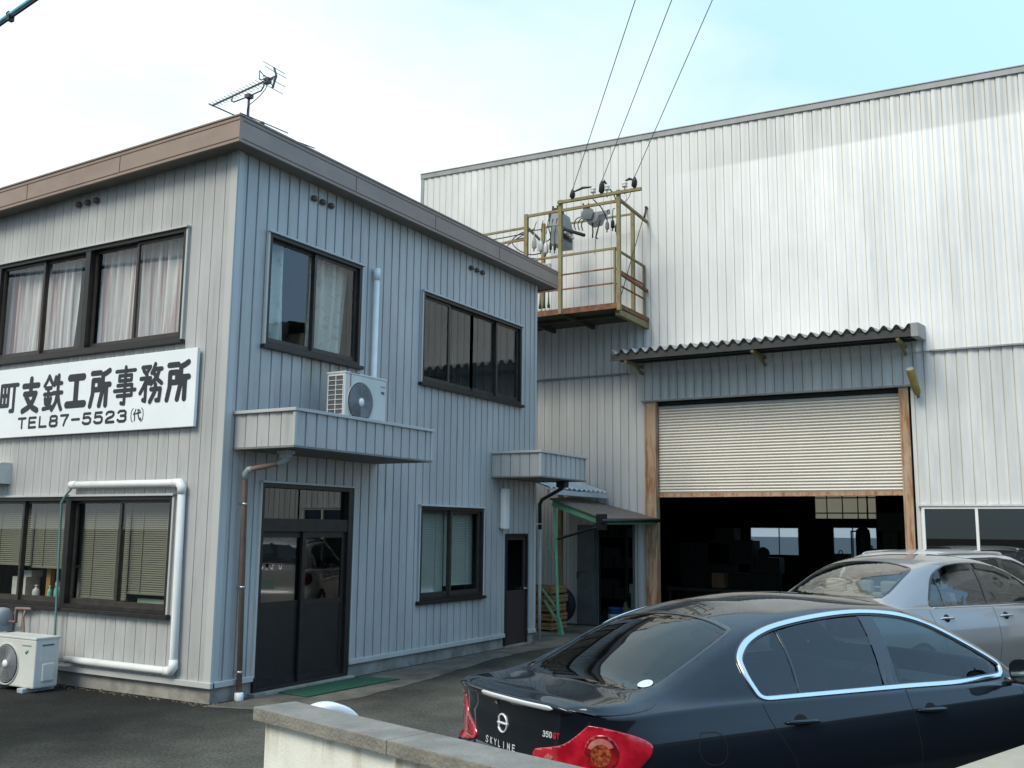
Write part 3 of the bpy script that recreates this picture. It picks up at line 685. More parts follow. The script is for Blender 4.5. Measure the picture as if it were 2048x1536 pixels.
# the two door canopies
def canopy(x1, y0, y1, z0, z1, name='canopy'):
    m = MB()
    ribbed_wall(m, lambda a,z,o: (x1+o, a, z), y0+.02, y1-.02, z0+.02, z1-.03, [], .172, OFF_PROF)
    ribbed_wall(m, lambda a,z,o: (a, y0-o, z), .0, x1-.02, z0+.02, z1-.03, [], .172, OFF_PROF)
    ribbed_wall(m, lambda a,z,o: (a, y1+o, z), .0, x1-.02, z0+.02, z1-.03, [], .172, OFF_PROF)
    c = build(name, m, M['office'], off)
    t = MB(); t.box(-.02, x1+.03, y0-.03, y0+.03, z1-.035, z1); t.box(x1-.03, x1+.03, y0+.03, y1-.03, z1-.035, z1); t.box(-.02, x1+.03, y1-.03, y1+.03, z1-.035, z1)
    t.box(x1-.022, x1+.012, y0-.012, y0+.022, z0+.02, z1-.036); t.box(x1-.022, x1+.012, y1-.022, y1+.012, z0+.02, z1-.036)
    build('canopy_cap', t, M['corner'], c, bevel=.005)
    s = MB(); s.box(-.02, x1+.012, y0-.012, y1+.012, z0, z0+.022); s.box(-.02, x1-.04, y0+.04, y1-.04, z1-.12, z1-.10)
    build('canopy_soffit', s, M['soffit'], c)
    return c
canopy(.88, .16, 2.70, 2.69, 3.115)
canopy(.87, 5.65, 7.24, 2.655, 3.07)

# small brown vent caps, three in a row in three places
vent0 = None
for F, aa, z in ((F_front, (-2.77,-2.60,-2.43), 5.885), (F_side, (1.27,1.43,1.59), 5.90), (F_side, (4.92,5.085,5.25), 5.885)):
    for a in aa:
        v = MB(); R = .048
        prof = []
        for i in range(7):
            an = i/6*math.pi/2; prof.append((R*math.cos(an), .05*math.sin(an) + .012))
        vs = []; nseg = 14
        for r, o in prof:
            for j in range(nseg):
                an = 2*math.pi*j/nseg; dz = r*math.sin(an); vs.append(F(a + r*math.cos(an), z + (dz if dz > -.022 else -.022 + (dz+.022)*.2), o))
        fs = [(i*nseg+j, i*nseg+(j+1)%nseg, (i+1)*nseg+(j+1)%nseg, (i+1)*nseg+j) for i in range(6) for j in range(nseg)]
        v.add(vs, fs, True)
        build('vent_cap', v, M['vent'], off)
# exhaust hood at the far left, over the ground-floor window
v = MB()
a0, a1, zb, zt = -4.25, -3.73, 2.36, 2.63
v.add([F_front(a0,zb,0),F_front(a1,zb,0),F_front(a1,zb,.26),F_front(a0,zb,.26),F_front(a0,zt,0),F_front(a1,zt,0),F_front(a1,zt,.14),F_front(a0,zt,.14),F_front(a1,zt-.05,.24),F_front(a0,zt-.05,.24)],
      [(4,5,6,7),(7,6,8,9),(9,8,2,3),(0,4,7,9,3),(1,2,8,6,5),(0,3,2,1)])
build('exhaust_hood', v, M['acwhite'], off, bevel=.006)

# ------------------------------------------------------------------ behind the panes
def curtain(F, a0, a1, z0, z1, o, mtl, label, folds=9, gather=0.0, seed=1, amp=.055):
    rnd = random.Random(seed); m = MB(); n = folds*8; rows = 10; vs = []
    ph = [rnd.uniform(-.5, .5) for _ in range(folds+2)]
    for r in range(rows+1):
        s = r/rows
        for i in range(n+1):
            u = i/n; k = u*folds
            a = a0 + (a1-a0)*(u*(1 - gather*(1-s)))
            d = amp*(.6+.6*(1-s))*math.sin(2*math.pi*k + ph[int(k)] + .5*math.sin(2.2*s+k)) + .018*math.sin(5*k + 2*s)
            vs.append(F(a, z0 + (z1-z0)*s, o + d))
    m.add(vs, [(r*(n+1)+i, r*(n+1)+i+1, (r+1)*(n+1)+i+1, (r+1)*(n+1)+i) for r in range(rows) for i in range(n)], True)
    build('curtain', m, mtl, label=label, cat='curtain', group='curtains behind the upper office windows', origin=F((a0+a1)/2, z0, o))
za, zb = 3.99, 5.25
curtain(F_front, -4.32, -3.40, za, zb, -.22, M['curtain'], 'pink-striped white curtain at the far left of the upper front window', 7, seed=2)
curtain(F_front, -3.36, -2.98, za, zb, -.22, M['curtain'], 'narrow gathered pink-striped curtain beside the dark gap in the upper front window', 3, seed=3)
curtain(F_front, -2.46, -1.62, za, zb, -.22, M['curtain'], 'pink-striped curtain right of the thick centre post of the upper front window', 7, seed=4)
curtain(F_front, -1.60, -.76, za, zb, -.23, M['curtain'], 'pink-striped curtain at the right end of the upper front window', 6, seed=5)
curtain(F_side, .56, 1.06, za-.03, zb-.02, -.21, M['curtain2'], 'floral beige curtain drawn to the left of the two-pane upper side window', 3, seed=6)
curtain(F_side, 1.46, 2.24, za-.03, zb-.02, -.21, M['curtain2'], 'floral beige curtain filling the right half of the two-pane upper side window', 4, seed=8, gather=.12)
def blind(F, a0, a1, z0, z1, o, mtl, label, pitch=.025, tilt=.55):
    m = MB(); z = z0 + .03
    while z < z1:
        dz, do = pitch*.52*math.sin(1.0), pitch*.52*math.cos(1.0)
        m.add([F(a0, z-dz, o+do), F(a1, z-dz, o+do), F(a1, z, o+.003), F(a0, z, o+.003), F(a1, z+dz, o-do), F(a0, z+dz, o-do)], [(0,1,2,3), (3,2,4,5)]); z += pitch
    k = max(2, int((a1-a0)/.45))
    for i in range(k):
        a = a0 + (a1-a0)*(i+.5)/k; fbox(m, F, a-.006, a+.006, z0, z1, o+.012, o+.015)
    fbox(m, F, a0, a1, z1-.03, z1, o-.02, o+.02); fbox(m, F, a0, a1, z0, z0+.022, o-.012, o+.012)
    build('blind', m, mtl, label=label, cat='blind', group='slatted blinds behind office windows', origin=F((a0+a1)/2, z0, o))
blind(F_front, -4.32, -3.42, 1.34, 2.13, -.17, M['blind'], 'olive slatted blind, half raised, behind the leftmost ground-floor pane')
blind(F_front, -3.40, -2.58, 1.32, 2.13, -.17, M['blind'], 'olive slatted blind, half raised, above the spray bottles')
blind(F_front, -2.46, -1.61, .99, 2.13, -.17, M['blind'], 'lowered olive blind just right of the thin green drain pipe')
blind(F_front, -1.59, -.76, 1.07, 2.13, -.17, M['blind'], 'lowered olive blind in the ground-floor pane nearest the corner')
blind(F_side, 3.75, 4.54, .90, 2.12, -.16, M['blind2'], 'pale blind in the left pane of the ground-floor side window')
blind(F_side, 4.56, 5.35, 1.02, 2.12, -.16, M['blind2'], 'pale blind in the right pane of the ground-floor side window')

# things standing on the sill inside the ground-floor window
sh = MB(); fbox(sh, F_front, -4.3, -.8, .89, .935, -.42, -.115); build('inner_sill', sh, M['wood'], off)
def bottle(a, h, r, mtl, label, trigger=False, o=-.20):
    m = MB(); z = .937
    m.lathe([(r*.9, 0), (r, .01), (r, h*.55), (r*.8, h*.68), (r*.36, h*.78), (r*.36, h*.88)], F_front(a, z, o), 'Z', 14)
    b = build('bottle', m, mtl, label=label, cat='bottle', group='bottles on the sill inside the front window', origin=F_front(a, z, o))
    c = MB(); x, y, zz = F_front(a, z+h*.88, o)
    if trigger:
        c.box(-.014, .014, -.035, .018, h*.86, h*1.0); c.tube([(0, -.03, h*.9), (0, -.045, h*.72)], .006)
    else: c.lathe([(r*.42, h*.86), (r*.42, h*1.0)], (0,0,0), 'Z', 12)
    build('bottle_cap', c, M['plwhite'], b, local=True)
bottle(-3.33, .17, .045, M['plwhite'], 'squat white bottle on the sill left of the orange post')
bottle(-3.06, .17, .030, M['mint'], 'small green bottle between the orange post and the spray bottle')
bottle(-2.90, .22, .048, M['mint'], 'pale mint spray bottle, the largest on the sill', True)
bottle(-2.80, .27, .036, mat('dark_green_plastic', (.04,.16,.12), .35, scale=5), 'tall dark green spray bottle behind the mint one', True, o=-.30)
m = MB(); fbox(m, F_front, -3.245, -3.165, .937, 1.40, -.33, -.27); fbox(m, F_front, -3.6, -2.7, 1.33, 1.36, -.36, -.24); build('shelf_frame', m, M['brownpl'], label='orange wooden post and shelf just inside the front window', cat='shelf', origin=F_front(-3.2, .937, -.3))
m = MB(); fbox(m, F_front, -3.98, -3.70, .94, 1.19, -.50, -.30); fbox(m, F_front, -3.90, -3.62, 1.19, 1.27, -.48, -.32); build('paper_stack', m, M['plwhite'], label='stack of white papers inside the left ground-floor pane', cat='papers', origin=F_front(-3.84, .94, -.4))
m = MB(); fbox(m, F_front, -1.50, -.95, .937, 1.02, -.36, -.24); build('box_file', m, mat('pale_green_box', (.36,.46,.38), .6, scale=5), label='pale green flat box on the sill behind the corner-side blind', cat='box', origin=F_front(-1.2, .937, -.3))
m = MB(); q = [F_side(3.86, .90, -.14), F_side(4.34, .90, -.14), F_side(4.26, 1.14, -.18), F_side(3.90, 1.10, -.18)]; q2 = [(x-.012, y, z) for x, y, z in q]; m.hexa([*q, *q2]); build('paper_card', m, M['plwhite'], label='white card leaning in the lower left of the ground-floor side window', cat='card', origin=F_side(4.1, .90, -.15))

# ------------------------------------------------------------------ brush-stroke lettering
K = {}
K['machi'] = [[(.06,.82),(.06,.24)],[(.06,.82),(.46,.82),(.46,.24)],[(.06,.53),(.46,.53)],[(.26,.82),(.26,.24)],[(.06,.24),(.46,.24)],[(.54,.82),(.97,.82)],[(.78,.82),(.78,.08),(.62,.08)]]
K['shi'] = [[(.08,.76),(.92,.76)],[(.5,.96),(.5,.54)],[(.16,.52),(.80,.52),(.66,.30),(.42,.12),(.10,.02)],[(.26,.44),(.46,.24),(.68,.10),(.92,.02)]]
K['tetsu'] = [[(.26,.96),(.16,.82),(.04,.70)],[(.26,.96),(.36,.84),(.48,.72)],[(.13,.63),(.40,.63)],[(.06,.46),(.46,.46)],[(.26,.63),(.26,.08)],[(.11,.34),(.15,.20)],[(.41,.34),(.37,.20)],[(.04,.06),(.48,.10)],[(.62,.92),(.56,.70)],[(.59,.74),(.94,.74)],[(.52,.48),(.98,.48)],[(.77,.96),(.76,.48),(.68,.22),(.50,.02)],[(.78,.44),(.86,.20),(.98,.02)]]
K['ko'] = [[(.12,.88),(.88,.88)],[(.5,.88),(.5,.08)],[(.02,.08),(.98,.08)]]
K['sho'] = [[(.06,.92),(.48,.92)],[(.13,.72),(.45,.72),(.45,.46)],[(.13,.46),(.45,.46)],[(.13,.72),(.13,.34),(.03,.02)],[(.94,.96),(.78,.90),(.62,.86)],[(.62,.86),(.62,.40),(.50,.02)],[(.62,.58),(.98,.58)],[(.82,.58),(.82,.02)]]
K['ji'] = [[(.06,.88),(.94,.88)],[(.22,.76),(.78,.76),(.78,.63),(.22,.63),(.22,.76)],[(.16,.51),(.82,.51),(.82,.24),(.16,.24)],[(.02,.375),(.98,.375)],[(.5,.98),(.5,.03),(.36,.05)]]
K['mu'] = [[(.08,.92),(.44,.92),(.28,.76)],[(.14,.84),(.30,.72)],[(.03,.63),(.47,.63),(.39,.50)],[(.27,.63),(.27,.05),(.17,.08)],[(.25,.54),(.14,.38),(.03,.26)],[(.66,.98),(.60,.86),(.52,.76)],[(.60,.85),(.96,.85)],[(.86,.85),(.76,.64),(.50,.48)],[(.60,.78),(.76,.60),(.98,.48)],[(.52,.34),(.94,.34),(.90,.05),(.78,.05)],[(.72,.46),(.69,.26),(.50,.02)]]
K['dai'] = [[(.30,.98),(.20,.76),(.02,.56)],[(.20,.72),(.20,.02)],[(.36,.62),(.96,.70)],[(.60,.96),(.66,.50),(.80,.16),(.96,.04),(.97,.22)],[(.78,.92),(.88,.82)]]
K['T'] = [[(.02,1),(.98,1)],[(.5,1),(.5,0)]]
K['E'] = [[(.95,1),(.08,1),(.08,0),(.95,0)],[(.08,.52),(.85,.52)]]
K['L'] = [[(.08,1),(.08,0),(.95,0)]]
K['8'] = [[(.25,.54),(.08,.66),(.08,.88),(.25,1),(.75,1),(.92,.88),(.92,.66),(.75,.54),(.25,.54),(.05,.40),(.05,.14),(.22,0),(.78,0),(.95,.14),(.95,.40),(.75,.54)]]
K['7'] = [[(.02,1),(.95,1),(.60,.5),(.42,0)]]
K['-'] = [[(.05,.5),(.95,.5)]]
K['5'] = [[(.90,1),(.14,1),(.10,.55),(.35,.62),(.72,.62),(.95,.46),(.95,.16),(.74,0),(.26,0),(.05,.14)]]
K['2'] = [[(.06,.78),(.12,.92),(.30,1),(.70,1),(.92,.88),(.92,.68),(.75,.52),(.25,.36),(.06,.18),(.06,0),(.96,0)]]
K['3'] = [[(.06,.86),(.25,1),(.75,1),(.93,.86),(.93,.66),(.72,.54),(.38,.54)],[(.72,.54),(.95,.40),(.95,.14),(.76,0),(.24,0),(.04,.14)]]
K['('] = [[(.95,1.05),(.45,.85),(.3,.5),(.45,.15),(.95,-.05)]]
K[')'] = [[(.05,1.05),(.55,.85),(.7,.5),(.55,.15),(.05,-.05)]]
K['S'] = [[(.92,.86),(.75,1),(.25,1),(.08,.86),(.08,.66),(.25,.54),(.75,.46),(.92,.34),(.92,.14),(.75,0),(.25,0),(.08,.14)]]
K['K'] = [[(.1,1),(.1,0)],[(.9,1),(.12,.45)],[(.35,.6),(.92,0)]]
K['Y'] = [[(.03,1),(.5,.5),(.97,1)],[(.5,.5),(.5,0)]]
K['I'] = [[(.5,1),(.5,0)]]
K['N'] = [[(.08,0),(.08,1),(.92,0),(.92,1)]]
K['0'] = [[(.25,0),(.06,.18),(.06,.82),(.25,1),(.75,1),(.94,.82),(.94,.18),(.75,0),(.25,0)]]
K['G'] = [[(.92,.84),(.75,1),(.25,1),(.06,.82),(.06,.18),(.25,0),(.75,0),(.94,.18),(.94,.48),(.55,.48)]]
def strokes(mb, P, glyph, x0, y0, w_, h_, r, base=0.0, step=.00035, n=8):
    """flat rounded strokes of one glyph; P(x, y, o) -> 3-D"""
    k = 0
    for line in K[glyph]:
        for (ax, ay), (bx, by) in zip(line[:-1], line[1:]):
            a = (x0 + ax*w_, y0 + ay*h_); b = (x0 + bx*w_, y0 + by*h_)
            an = math.atan2(b[1]-a[1], b[0]-a[0]); vs = []
            for i in range(n+1):
                t = an + math.pi/2 + math.pi*i/n; vs.append((a[0]+r*math.cos(t), a[1]+r*math.sin(t)))
            for i in range(n+1):
                t = an - math.pi/2 + math.pi*i/n; vs.append((b[0]+r*math.cos(t), b[1]+r*math.sin(t)))
            mb.add([P(x, y, base + k*step) for x, y in vs], [tuple(range(len(vs)))]); k += 1

sg = thing('shop_sign', 'white board with black Japanese lettering and a phone number on the office front', 'sign', (-2.55, -.05, 2.945))
m = MB(); fbox(m, F_front, -4.75, -.400, 2.945, 3.835, .028, .070); build('sign_board', m, M['signw'], sg, bevel=.006)
m = MB()
for i, k in enumerate(('machi','shi','tetsu','ko','sho','ji','mu','sho')):
    rr = dict(machi=.027, shi=.038, tetsu=.026, ko=.046, sho=.034, ji=.0235, mu=.026)[k]
    strokes(m, F_front, k, -4.02 + .446*i + rr, 3.225 + rr, .425-2*rr, .505-2*rr, rr, base=.0715)
build('lettering', m, M['signblack'], sg)
m = MB()
for i, k in enumerate('TEL87-5523'):
    strokes(m, F_front, k, -3.567 + .2105*i, 3.057, .150, .121, .0165, base=.0715)
build('phone_number', m, M['signblack'], sg)
m = MB(); strokes(m, F_front, '(', -1.455, 3.045, .05, .145, .006, base=.0715); strokes(m, F_front, 'dai', -1.400, 3.050, .13, .135, .009, base=.0715); strokes(m, F_front, ')', -1.265, 3.045, .05, .145, .006, base=.0715)
build('phone_note', m, M['signblack'], sg)
m = MB()
for a in (-4.6, -2.55, -.52):
    fbox(m, F_front, a-.02, a+.02, 2.99, 3.79, -.02, .0275)
build('bracket', m, M['corner'], sg)

# ------------------------------------------------------------------ pipes on the office
def pipe_thing(name, pts, r, mtl, label, cat, joints=(), jm=None, clips=(), clipm=None, foot=None, square=False):
    t = thing(name, label, cat, pts[-1])
    m = MB(); m.tube(pts, r, 14); build('pipe', m, mtl, t)
    for j in joints:
        a, b = Vector(j[0]), Vector(j[1]); q = MB(); q.tube([a, b] if len(j) == 2 else j, r*1.16, 14); build('joint', q, jm or mtl, t)
    for c in clips:
        q = MB(); q.lathe([(r*1.12, -.012), (r*1.22, -.012), (r*1.22, .012), (r*1.12, .012)], c[0], 'Z', 12); q.bar(c[0], c[1], .015, .02); build('clip', q, clipm or M['steel'], t)
    return t
# wide white duct round the ground-floor window
r = .042; o = .062
P = [F_front(-2.42, 2.325, o), F_front(-.575, 2.325, o), F_front(-.53, 2.28, o), F_front(-.50, .355, o), F_front(-.545, .305, o), F_front(-2.30, .305, o)]
pipe_thing('pipe_duct', P, r, M['white'], 'thick white pipe duct framing three sides of the ground-floor window', 'pipe',
    joints=[(F_front(-2.44, 2.325, o), F_front(-2.33, 2.325, o)), (F_front(-.66, 2.325, o), F_front(-.575, 2.325, o), F_front(-.53, 2.28, o), F_front(-.529, 2.20, o)), (F_front(-.503, .43, o), F_front(-.50, .355, o), F_front(-.545, .305, o), F_front(-.62, .305, o))], jm=M['white'])
# insulated hoses from the duct end down to the outdoor unit
m = MB(); m.tube([F_front(-2.28, .30, .07), F_front(-2.40, .285, .14), F_front(-2.50, .20, .24), F_front(-2.56, .13, .30)], .018, 8); m.tube([F_front(-2.28, .318, .06), F_front(-2.42, .31, .15), F_front(-2.52, .24, .25), F_front(-2.58, .17, .31)], .018, 8)
build('hose', m, mat('tan_hose_wrap', (.40,.36,.29), .8, scale=6), label='pair of tan wrapped hoses curving from the white duct to the ground unit', cat='hose', origin=F_front(-2.4, .13, .2))
# thin green drain pipe beside the window
P = [F_front(-2.40, 2.31, .06), F_front(-2.50, 2.21, .075), F_front(-2.555, 2.12, .09), F_front(-2.50, .60, .085), F_front(-2.47, .0, .085)]
pipe_thing('drain_pipe', P, .013, mat('teal_pipe', (.10,.20,.19), .5, scale=5), 'thin dark teal pipe running down past the ground-floor window post', 'pipe')
# brown rain pipe under the entrance canopy
x = .075
P = [(.55,.40,2.70), (.55,.40,2.585), (.52,.39,2.555), (.115,.285,2.475), (x,.278,2.43), (x,.345,.06)]
dp = pipe_thing('rain_pipe', P, .030, M['brownpipe'], 'brown rain pipe dropping from the entrance canopy beside the office corner', 'pipe',
    joints=[((.55,.40,2.66),(.55,.40,2.585),(.52,.39,2.555),(.47,.376,2.545)), ((.16,.297,2.484),(.115,.285,2.475),(x,.278,2.43),(x,.28,2.37))], jm=M['greypipe'],
    clips=[((x,.290,2.10),(.0,.29,2.10)), ((x,.316,1.20),(.0,.316,1.20)), ((x,.338,.30),(.0,.338,.30))])
q = MB(); q.lathe([(.036,0),(.05,.02),(.05,.09),(.036,.10)], (x,.346,-.01), 'Z', 14); build('pipe_shoe', q, M['white'], dp)
q = MB(); q.box(.48,.62,.33,.47,2.64,2.688); q.box(.50,.60,.35,.45,2.60,2.645); build('roof_drain', q, M['greypipe'], dp, bevel=.008)
# white pipe on the upper side wall, down to the canopy unit
x = .055
pipe_thing('pipe_duct', [(x,2.52,5.27),(x,2.515,3.80),(.12,2.49,3.66),(.20,2.48,3.50)], .040, M['white'], 'vertical white pipe duct above the unit on the canopy', 'pipe', joints=[((x,2.52,5.30),(x,2.52,5.14))])
# black rain pipe under the small canopy
P = [(.60,6.92,2.66),(.60,6.92,2.56),(.56,6.93,2.52),(.12,7.10,2.36),(.06,7.13,2.28),(.06,7.145,1.86)]
bp_ = pipe_thing('rain_pipe', P, .030, M['blackpipe'], 'black rain pipe under the small back-door canopy', 'pipe', clips=[((.06,7.142,1.95),(-.03,7.08,1.95))])
q = MB(); q.tube([(.06,7.145,1.90),(.06,7.15,.02)], .027, 12); build('lower_pipe', q, M['greypipe'], bp_)
q = MB(); q.box(.52,.68,6.84,7.0,2.55,2.65); build('roof_drain', q, M['blackpipe'], bp_, bevel=.01)
pipe_thing('rain_pipe', [(-.16,7.32,2.45),(-.16,7.32,.02)], .032, M['greypipe'], 'pale grey rain pipe at the far end of the office, beside the green post', 'pipe', clips=[((-.16,7.32,1.25),(-.2,7.1,1.25)),((-.16,7.32,.35),(-.2,7.1,.35))])
# white light box beside the back door
lb = thing('wall_light', 'narrow white upright light box beside the back door', 'lamp', (.0, 5.94, 1.9))
m = MB(); m.box(.03,.12,5.875,6.02,1.86,2.50); build('lamp_cover', m, M['white'], lb, bevel=.015)
m = MB(); m.box(-.01,.03,5.89,6.005,1.88,2.48); build('back_plate', m, M['greypipe'], lb)
# gas meter and its pipes
gm = thing('gas_meter', 'grey gas meter with brown pipes under the ground-floor window', 'meter', (-3.48, -.12, .60))
m = MB(); m.lathe([(.0,-.09),(.09,-.085),(.125,-.05),(.125,.05),(.09,.085),(0,.09)], F_front(-3.48,.72,.13), 'X', 18); fbox(m, F_front, -3.56,-3.40,.56,.68,.03,.20); build('meter_body', m, M['gasgrey'], gm)
m = MB(); m.lathe([(.0,.02),(.055,.018),(.06,0)], F_front(-3.48,.74,.265), 'Y', 16); build('dial', m, M['plwhite'], gm)
m = MB(); m.tube([F_front(-3.37,.68,.10),F_front(-3.27,.68,.08),F_front(-3.27,.84,.08),F_front(-3.03,.84,.06),F_front(-3.03,.84,-.02)], .016, 8); m.tube([F_front(-3.11,.85,.065),F_front(-3.13,.74,.08),F_front(-3.10,.60,.08),F_front(-3.10,.20,.08)], .013, 8); build('pipe', m, M['brownpipe'], gm)

# ------------------------------------------------------------------ air conditioner outdoor units
def ac_unit(name, label, loc, rotz, w_, h_, d_, style):
    """local frame: front face at y=0 looking to -y, width along x from 0, depth to +y"""
    t = thing(name, label, 'air conditioner', loc, rotz)
    f = MB(); f.box(0, w_, 0, d_, .05, h_-.02)
    build('casing', f, M['acwhite'], t, local=True, bevel=.018)
    q = MB(); q.box(-.006, w_+.006, -.006, d_+.006, h_-.024, h_); build('lid', q, M['acwhite'], t, local=True, bevel=.006)
    cx = w_*(.37 if style == 'upper' else .36); cz = h_*.48; R = h_*.36
    q = MB(); q.lathe([(R,-.004),(R*1.07,-.012),(R*1.07,-.001),(R,.0)], (cx, 0, cz), 'Y', 36, cap=False)
    build('fan_ring', q, M['acwhite' if style == 'upper' else 'acwhite'], t, local=True)
    q = MB(); q.lathe([(0,-.0035),(R,-.003)], (cx, 0, cz), 'Y', 36); fanhole = build('fan_recess', q, M['acdark'], t, local=True)
    q = MB()
    for i in range(1, 13):
        rr = R*i/13
        q.lathe([(rr-.0035,-.016),(rr+.0035,-.016),(rr+.0035,-.010),(rr-.0035,-.010),(rr-.0035,-.016)], (cx,0,cz), 'Y', 32)
    for i in range(8):
        a = math.pi*2*i/8; q.bar((cx+R*.2*math.cos(a),-.009,cz+R*.2*math.sin(a)), (cx+R*math.cos(a),-.009,cz+R*math.sin(a)), .006, .006, up=(0,1,0))
    build('fan_grille', q, M['grille'], t, local=True)
    q = MB()
    for i in range(3):
        a = .5 + i*2.1; pts = []
        for s in (.15,.9):
            for da in (0,.9): pts.append((cx+R*s*math.cos(a+da*(1 if s > .5 else .8)), -.0065 + .002*da, cz+R*s*math.sin(a+da*(1 if s > .5 else .8))))
        q.add(pts, [(0,1,3,2)])
    build('fan_blade', q, M['grille'], t, local=True)
    q = MB(); q.lathe([(0,-.026),(R*.2,-.022),(R*.21,-.010)], (cx,0,cz), 'Y', 20); build('fan_hub', q, M['white'], t, local=True)
    # left end: coil behind a wire grille
    q = MB(); q.quad((-.002,.03,.09),(-.002,d_-.03,.09),(-.002,d_-.03,h_-.05),(-.002,.03,h_-.05)); build('coil', q, M['acdark'], t, local=True)
    q = MB()
    for i in range(10):
        z = .09 + (h_-.14)*i/9; q.box(-.010,-.003,.025,d_-.025,z-.003,z+.003)
    for y in (.025, d_*.5, d_-.025): q.box(-.0095,-.0035,y-.004,y+.004,.085,h_-.045)
    build('side_grille', q, M['white'], t, local=True)
    # right-hand end: service cover
    q = MB(); q.box(w_-.002, w_+.022, d_*.30, d_*.80, .12, h_*.52); build('valve_cover', q, M['acwhite'], t, local=True, bevel=.012)
    q = MB(); q.box(w_-.002, w_+.005, d_*.22, d_*.80, h_*.56, h_*.90); build('service_panel', q, M['acwhite'], t, local=True, bevel=.004)
    q = MB(); q.box(w_+.004, w_+.008, d_*.26, d_*.74, h_*.84, h_*.87); build('panel_grip', q, M['acdark'], t, local=True)
    for x in (.12, w_-.16):
        q = MB(); q.box(x-.05, x+.05, -.05, d_+.05, .0 if style != 'upper' else 0, .05); build('foot', q, M['greypipe'] if style == 'upper' else mat('foot_block', (.40,.42,.44), .7, scale=4), t, local=True, bevel=.01)
    q = MB()
    if style == 'upper':
        q.box(w_*.87, w_*.95, -.004, -.001, h_*.70, h_*.75)
        build('badge', q, M['acdark'], t, local=True)
        q = MB(); q.box(w_*.85, w_*.97, -.004, -.001, h_*.83, h_*.85); build('badge', q, M['grille'], t, local=True)
        q = MB(); q.box(w_*.10, w_*.32, -.0085, d_*.10, h_-.006, h_+.0015); q.box(w_*.115, w_*.130, -.004, -.001, h_*.55, h_-.025); build('rust_streak', q, M['redtape'], t, local=True)
    else:
        q.box(w_*.70, w_*.90, -.004, -.001, h_*.84, h_*.86); build('badge', q, M['grille'], t, local=True)
        q = MB()
        for k in range(2): q.lathe([(0,-.004),(.022-.006*k,-.003)], (w_*.80+.022*k,0,h_*.73+.012*k), 'Y', 14)
        build('leaf_mark', q, M['greenpaint'], t, local=True)
    return t
ac_unit('outdoor_unit', 'white outdoor unit standing on the entrance canopy', (.62, 1.27, 3.03), math.radians(90), .79, .66, .28, 'upper')
m = MB(); m.box(.28,.68,1.30,1.42,3.0,3.032); m.box(.28,.68,1.86,1.98,3.0,3.032); build('support_rail', m, M['greypipe'], label='pair of grey rails under the outdoor unit on the canopy', cat='rail', origin=(.48,1.6,3.0))
ac_unit('outdoor_unit', 'cream outdoor unit on the ground before the office front', (-2.92, -.58, .0), 0.0, .80, .60, .30, 'lower')

# ------------------------------------------------------------------ rooftop TV antenna
an = thing('tv_antenna', 'dark rooftop TV antenna with a long comb boom on a short mast', 'antenna', (-3.0, 3.0, 6.35))
m = MB(); m.tube([(-3.0,3.0,6.33),(-3.0,3.0,8.66)], .020, 10); build('mast', m, M['antenna'], an)
b0, b1 = Vector((-3.83,3.0,8.645)), Vector((-2.43,3.0,8.835))
m = MB(); m.bar(b0, b1, .022, .022); build('boom', m, M['antenna'], an)
m = MB()
for i in range(17):
    p = b0.lerp(b1, .01 + .80*i/16); L_ = .085 + .03*i/16
    m.bar(p-Vector((0,L_,0)), p+Vector((0,L_,0)), .006, .006)
build('director', m, M['antenna'], an)
m = MB(); c = b0.lerp(b1, .87)
for s in (-1, 1):
    m.tube([c+Vector((0,.02*s,.01)), c+Vector((-.02,.16*s,.09)), c+Vector((-.02,.16*s,-.05)), c+Vector((0,.02*s,-.01))], .006, 6)
    m.bar(c+Vector((-.01,.09*s,.05)), c+Vector((-.01,.09*s,-.03)), .006, .006)
m.box(c.x-.05,c.x+.05,c.y-.04,c.y+.04,c.z-.06,c.z+.025); build('dipole', m, M['antenna'], an)
m = MB(); a = b1
m.bar(a, a+Vector((-.055,0,.15)), .03, .02); m.bar(a, a+Vector((-.075,0,-.19)), .03, .02)
for dx, dz in ((-.055,.15),(-.015,.06),(-.03,-.08),(-.075,-.19)):
    p = a+Vector((dx,0,dz)); m.bar(p-Vector((0,.24,0)), p+Vector((0,.24,0)), .007, .007)
build('reflector', m, M['antenna'], an)
m = MB(); m.tube([(-3.37,3.0,8.70),(-3.385,3.0,8.63),(-3.33,3.0,8.60),(-3.0,3.0,8.625),(-2.74,3.0,8.66),(-2.69,3.0,8.72),(-2.69,3.0,8.80)], .011, 8); m.box(-3.05,-2.95,2.95,3.05,8.59,8.65); build('support_arm', m, M['antenna'], an)
m = MB(); m.tube([(-2.62,3.0,8.72),(-2.64,2.99,8.66),(-2.75,2.98,8.56),(-2.90,2.98,8.49),(-2.98,2.98,8.46),(-3.0,2.975,8.40),(-3.0,2.975,6.4)], .007, 6); build('cable', m, M['wire'], an)
# old low antenna lying along the roof edge behind the corner
an2 = thing('tv_antenna', 'low dismantled antenna with long thin rods just above the roof corner', 'antenna', (-.6, 1.0, 6.34))
m = MB(); m.bar((-.95,.62,6.70),(.0,1.12,6.44),.03,.03); m.bar((-.45,.88,6.33),(-.45,.88,6.57),.03,.03); build('boom', m, M['antenna'], an2)
m = MB(); m.bar((0,-.01,6.54),(0,.78,6.585),.010,.010); m.bar((-.02,.55,6.51),(-.02,1.28,6.575),.010,.010); m.bar((-.35,-.16,6.665),(-.35,.55,6.69),.012,.012); m.bar((.0,.36,6.34),(.0,.34,6.56),.05,.03)
build('rod', m, M['antenna'], an2)

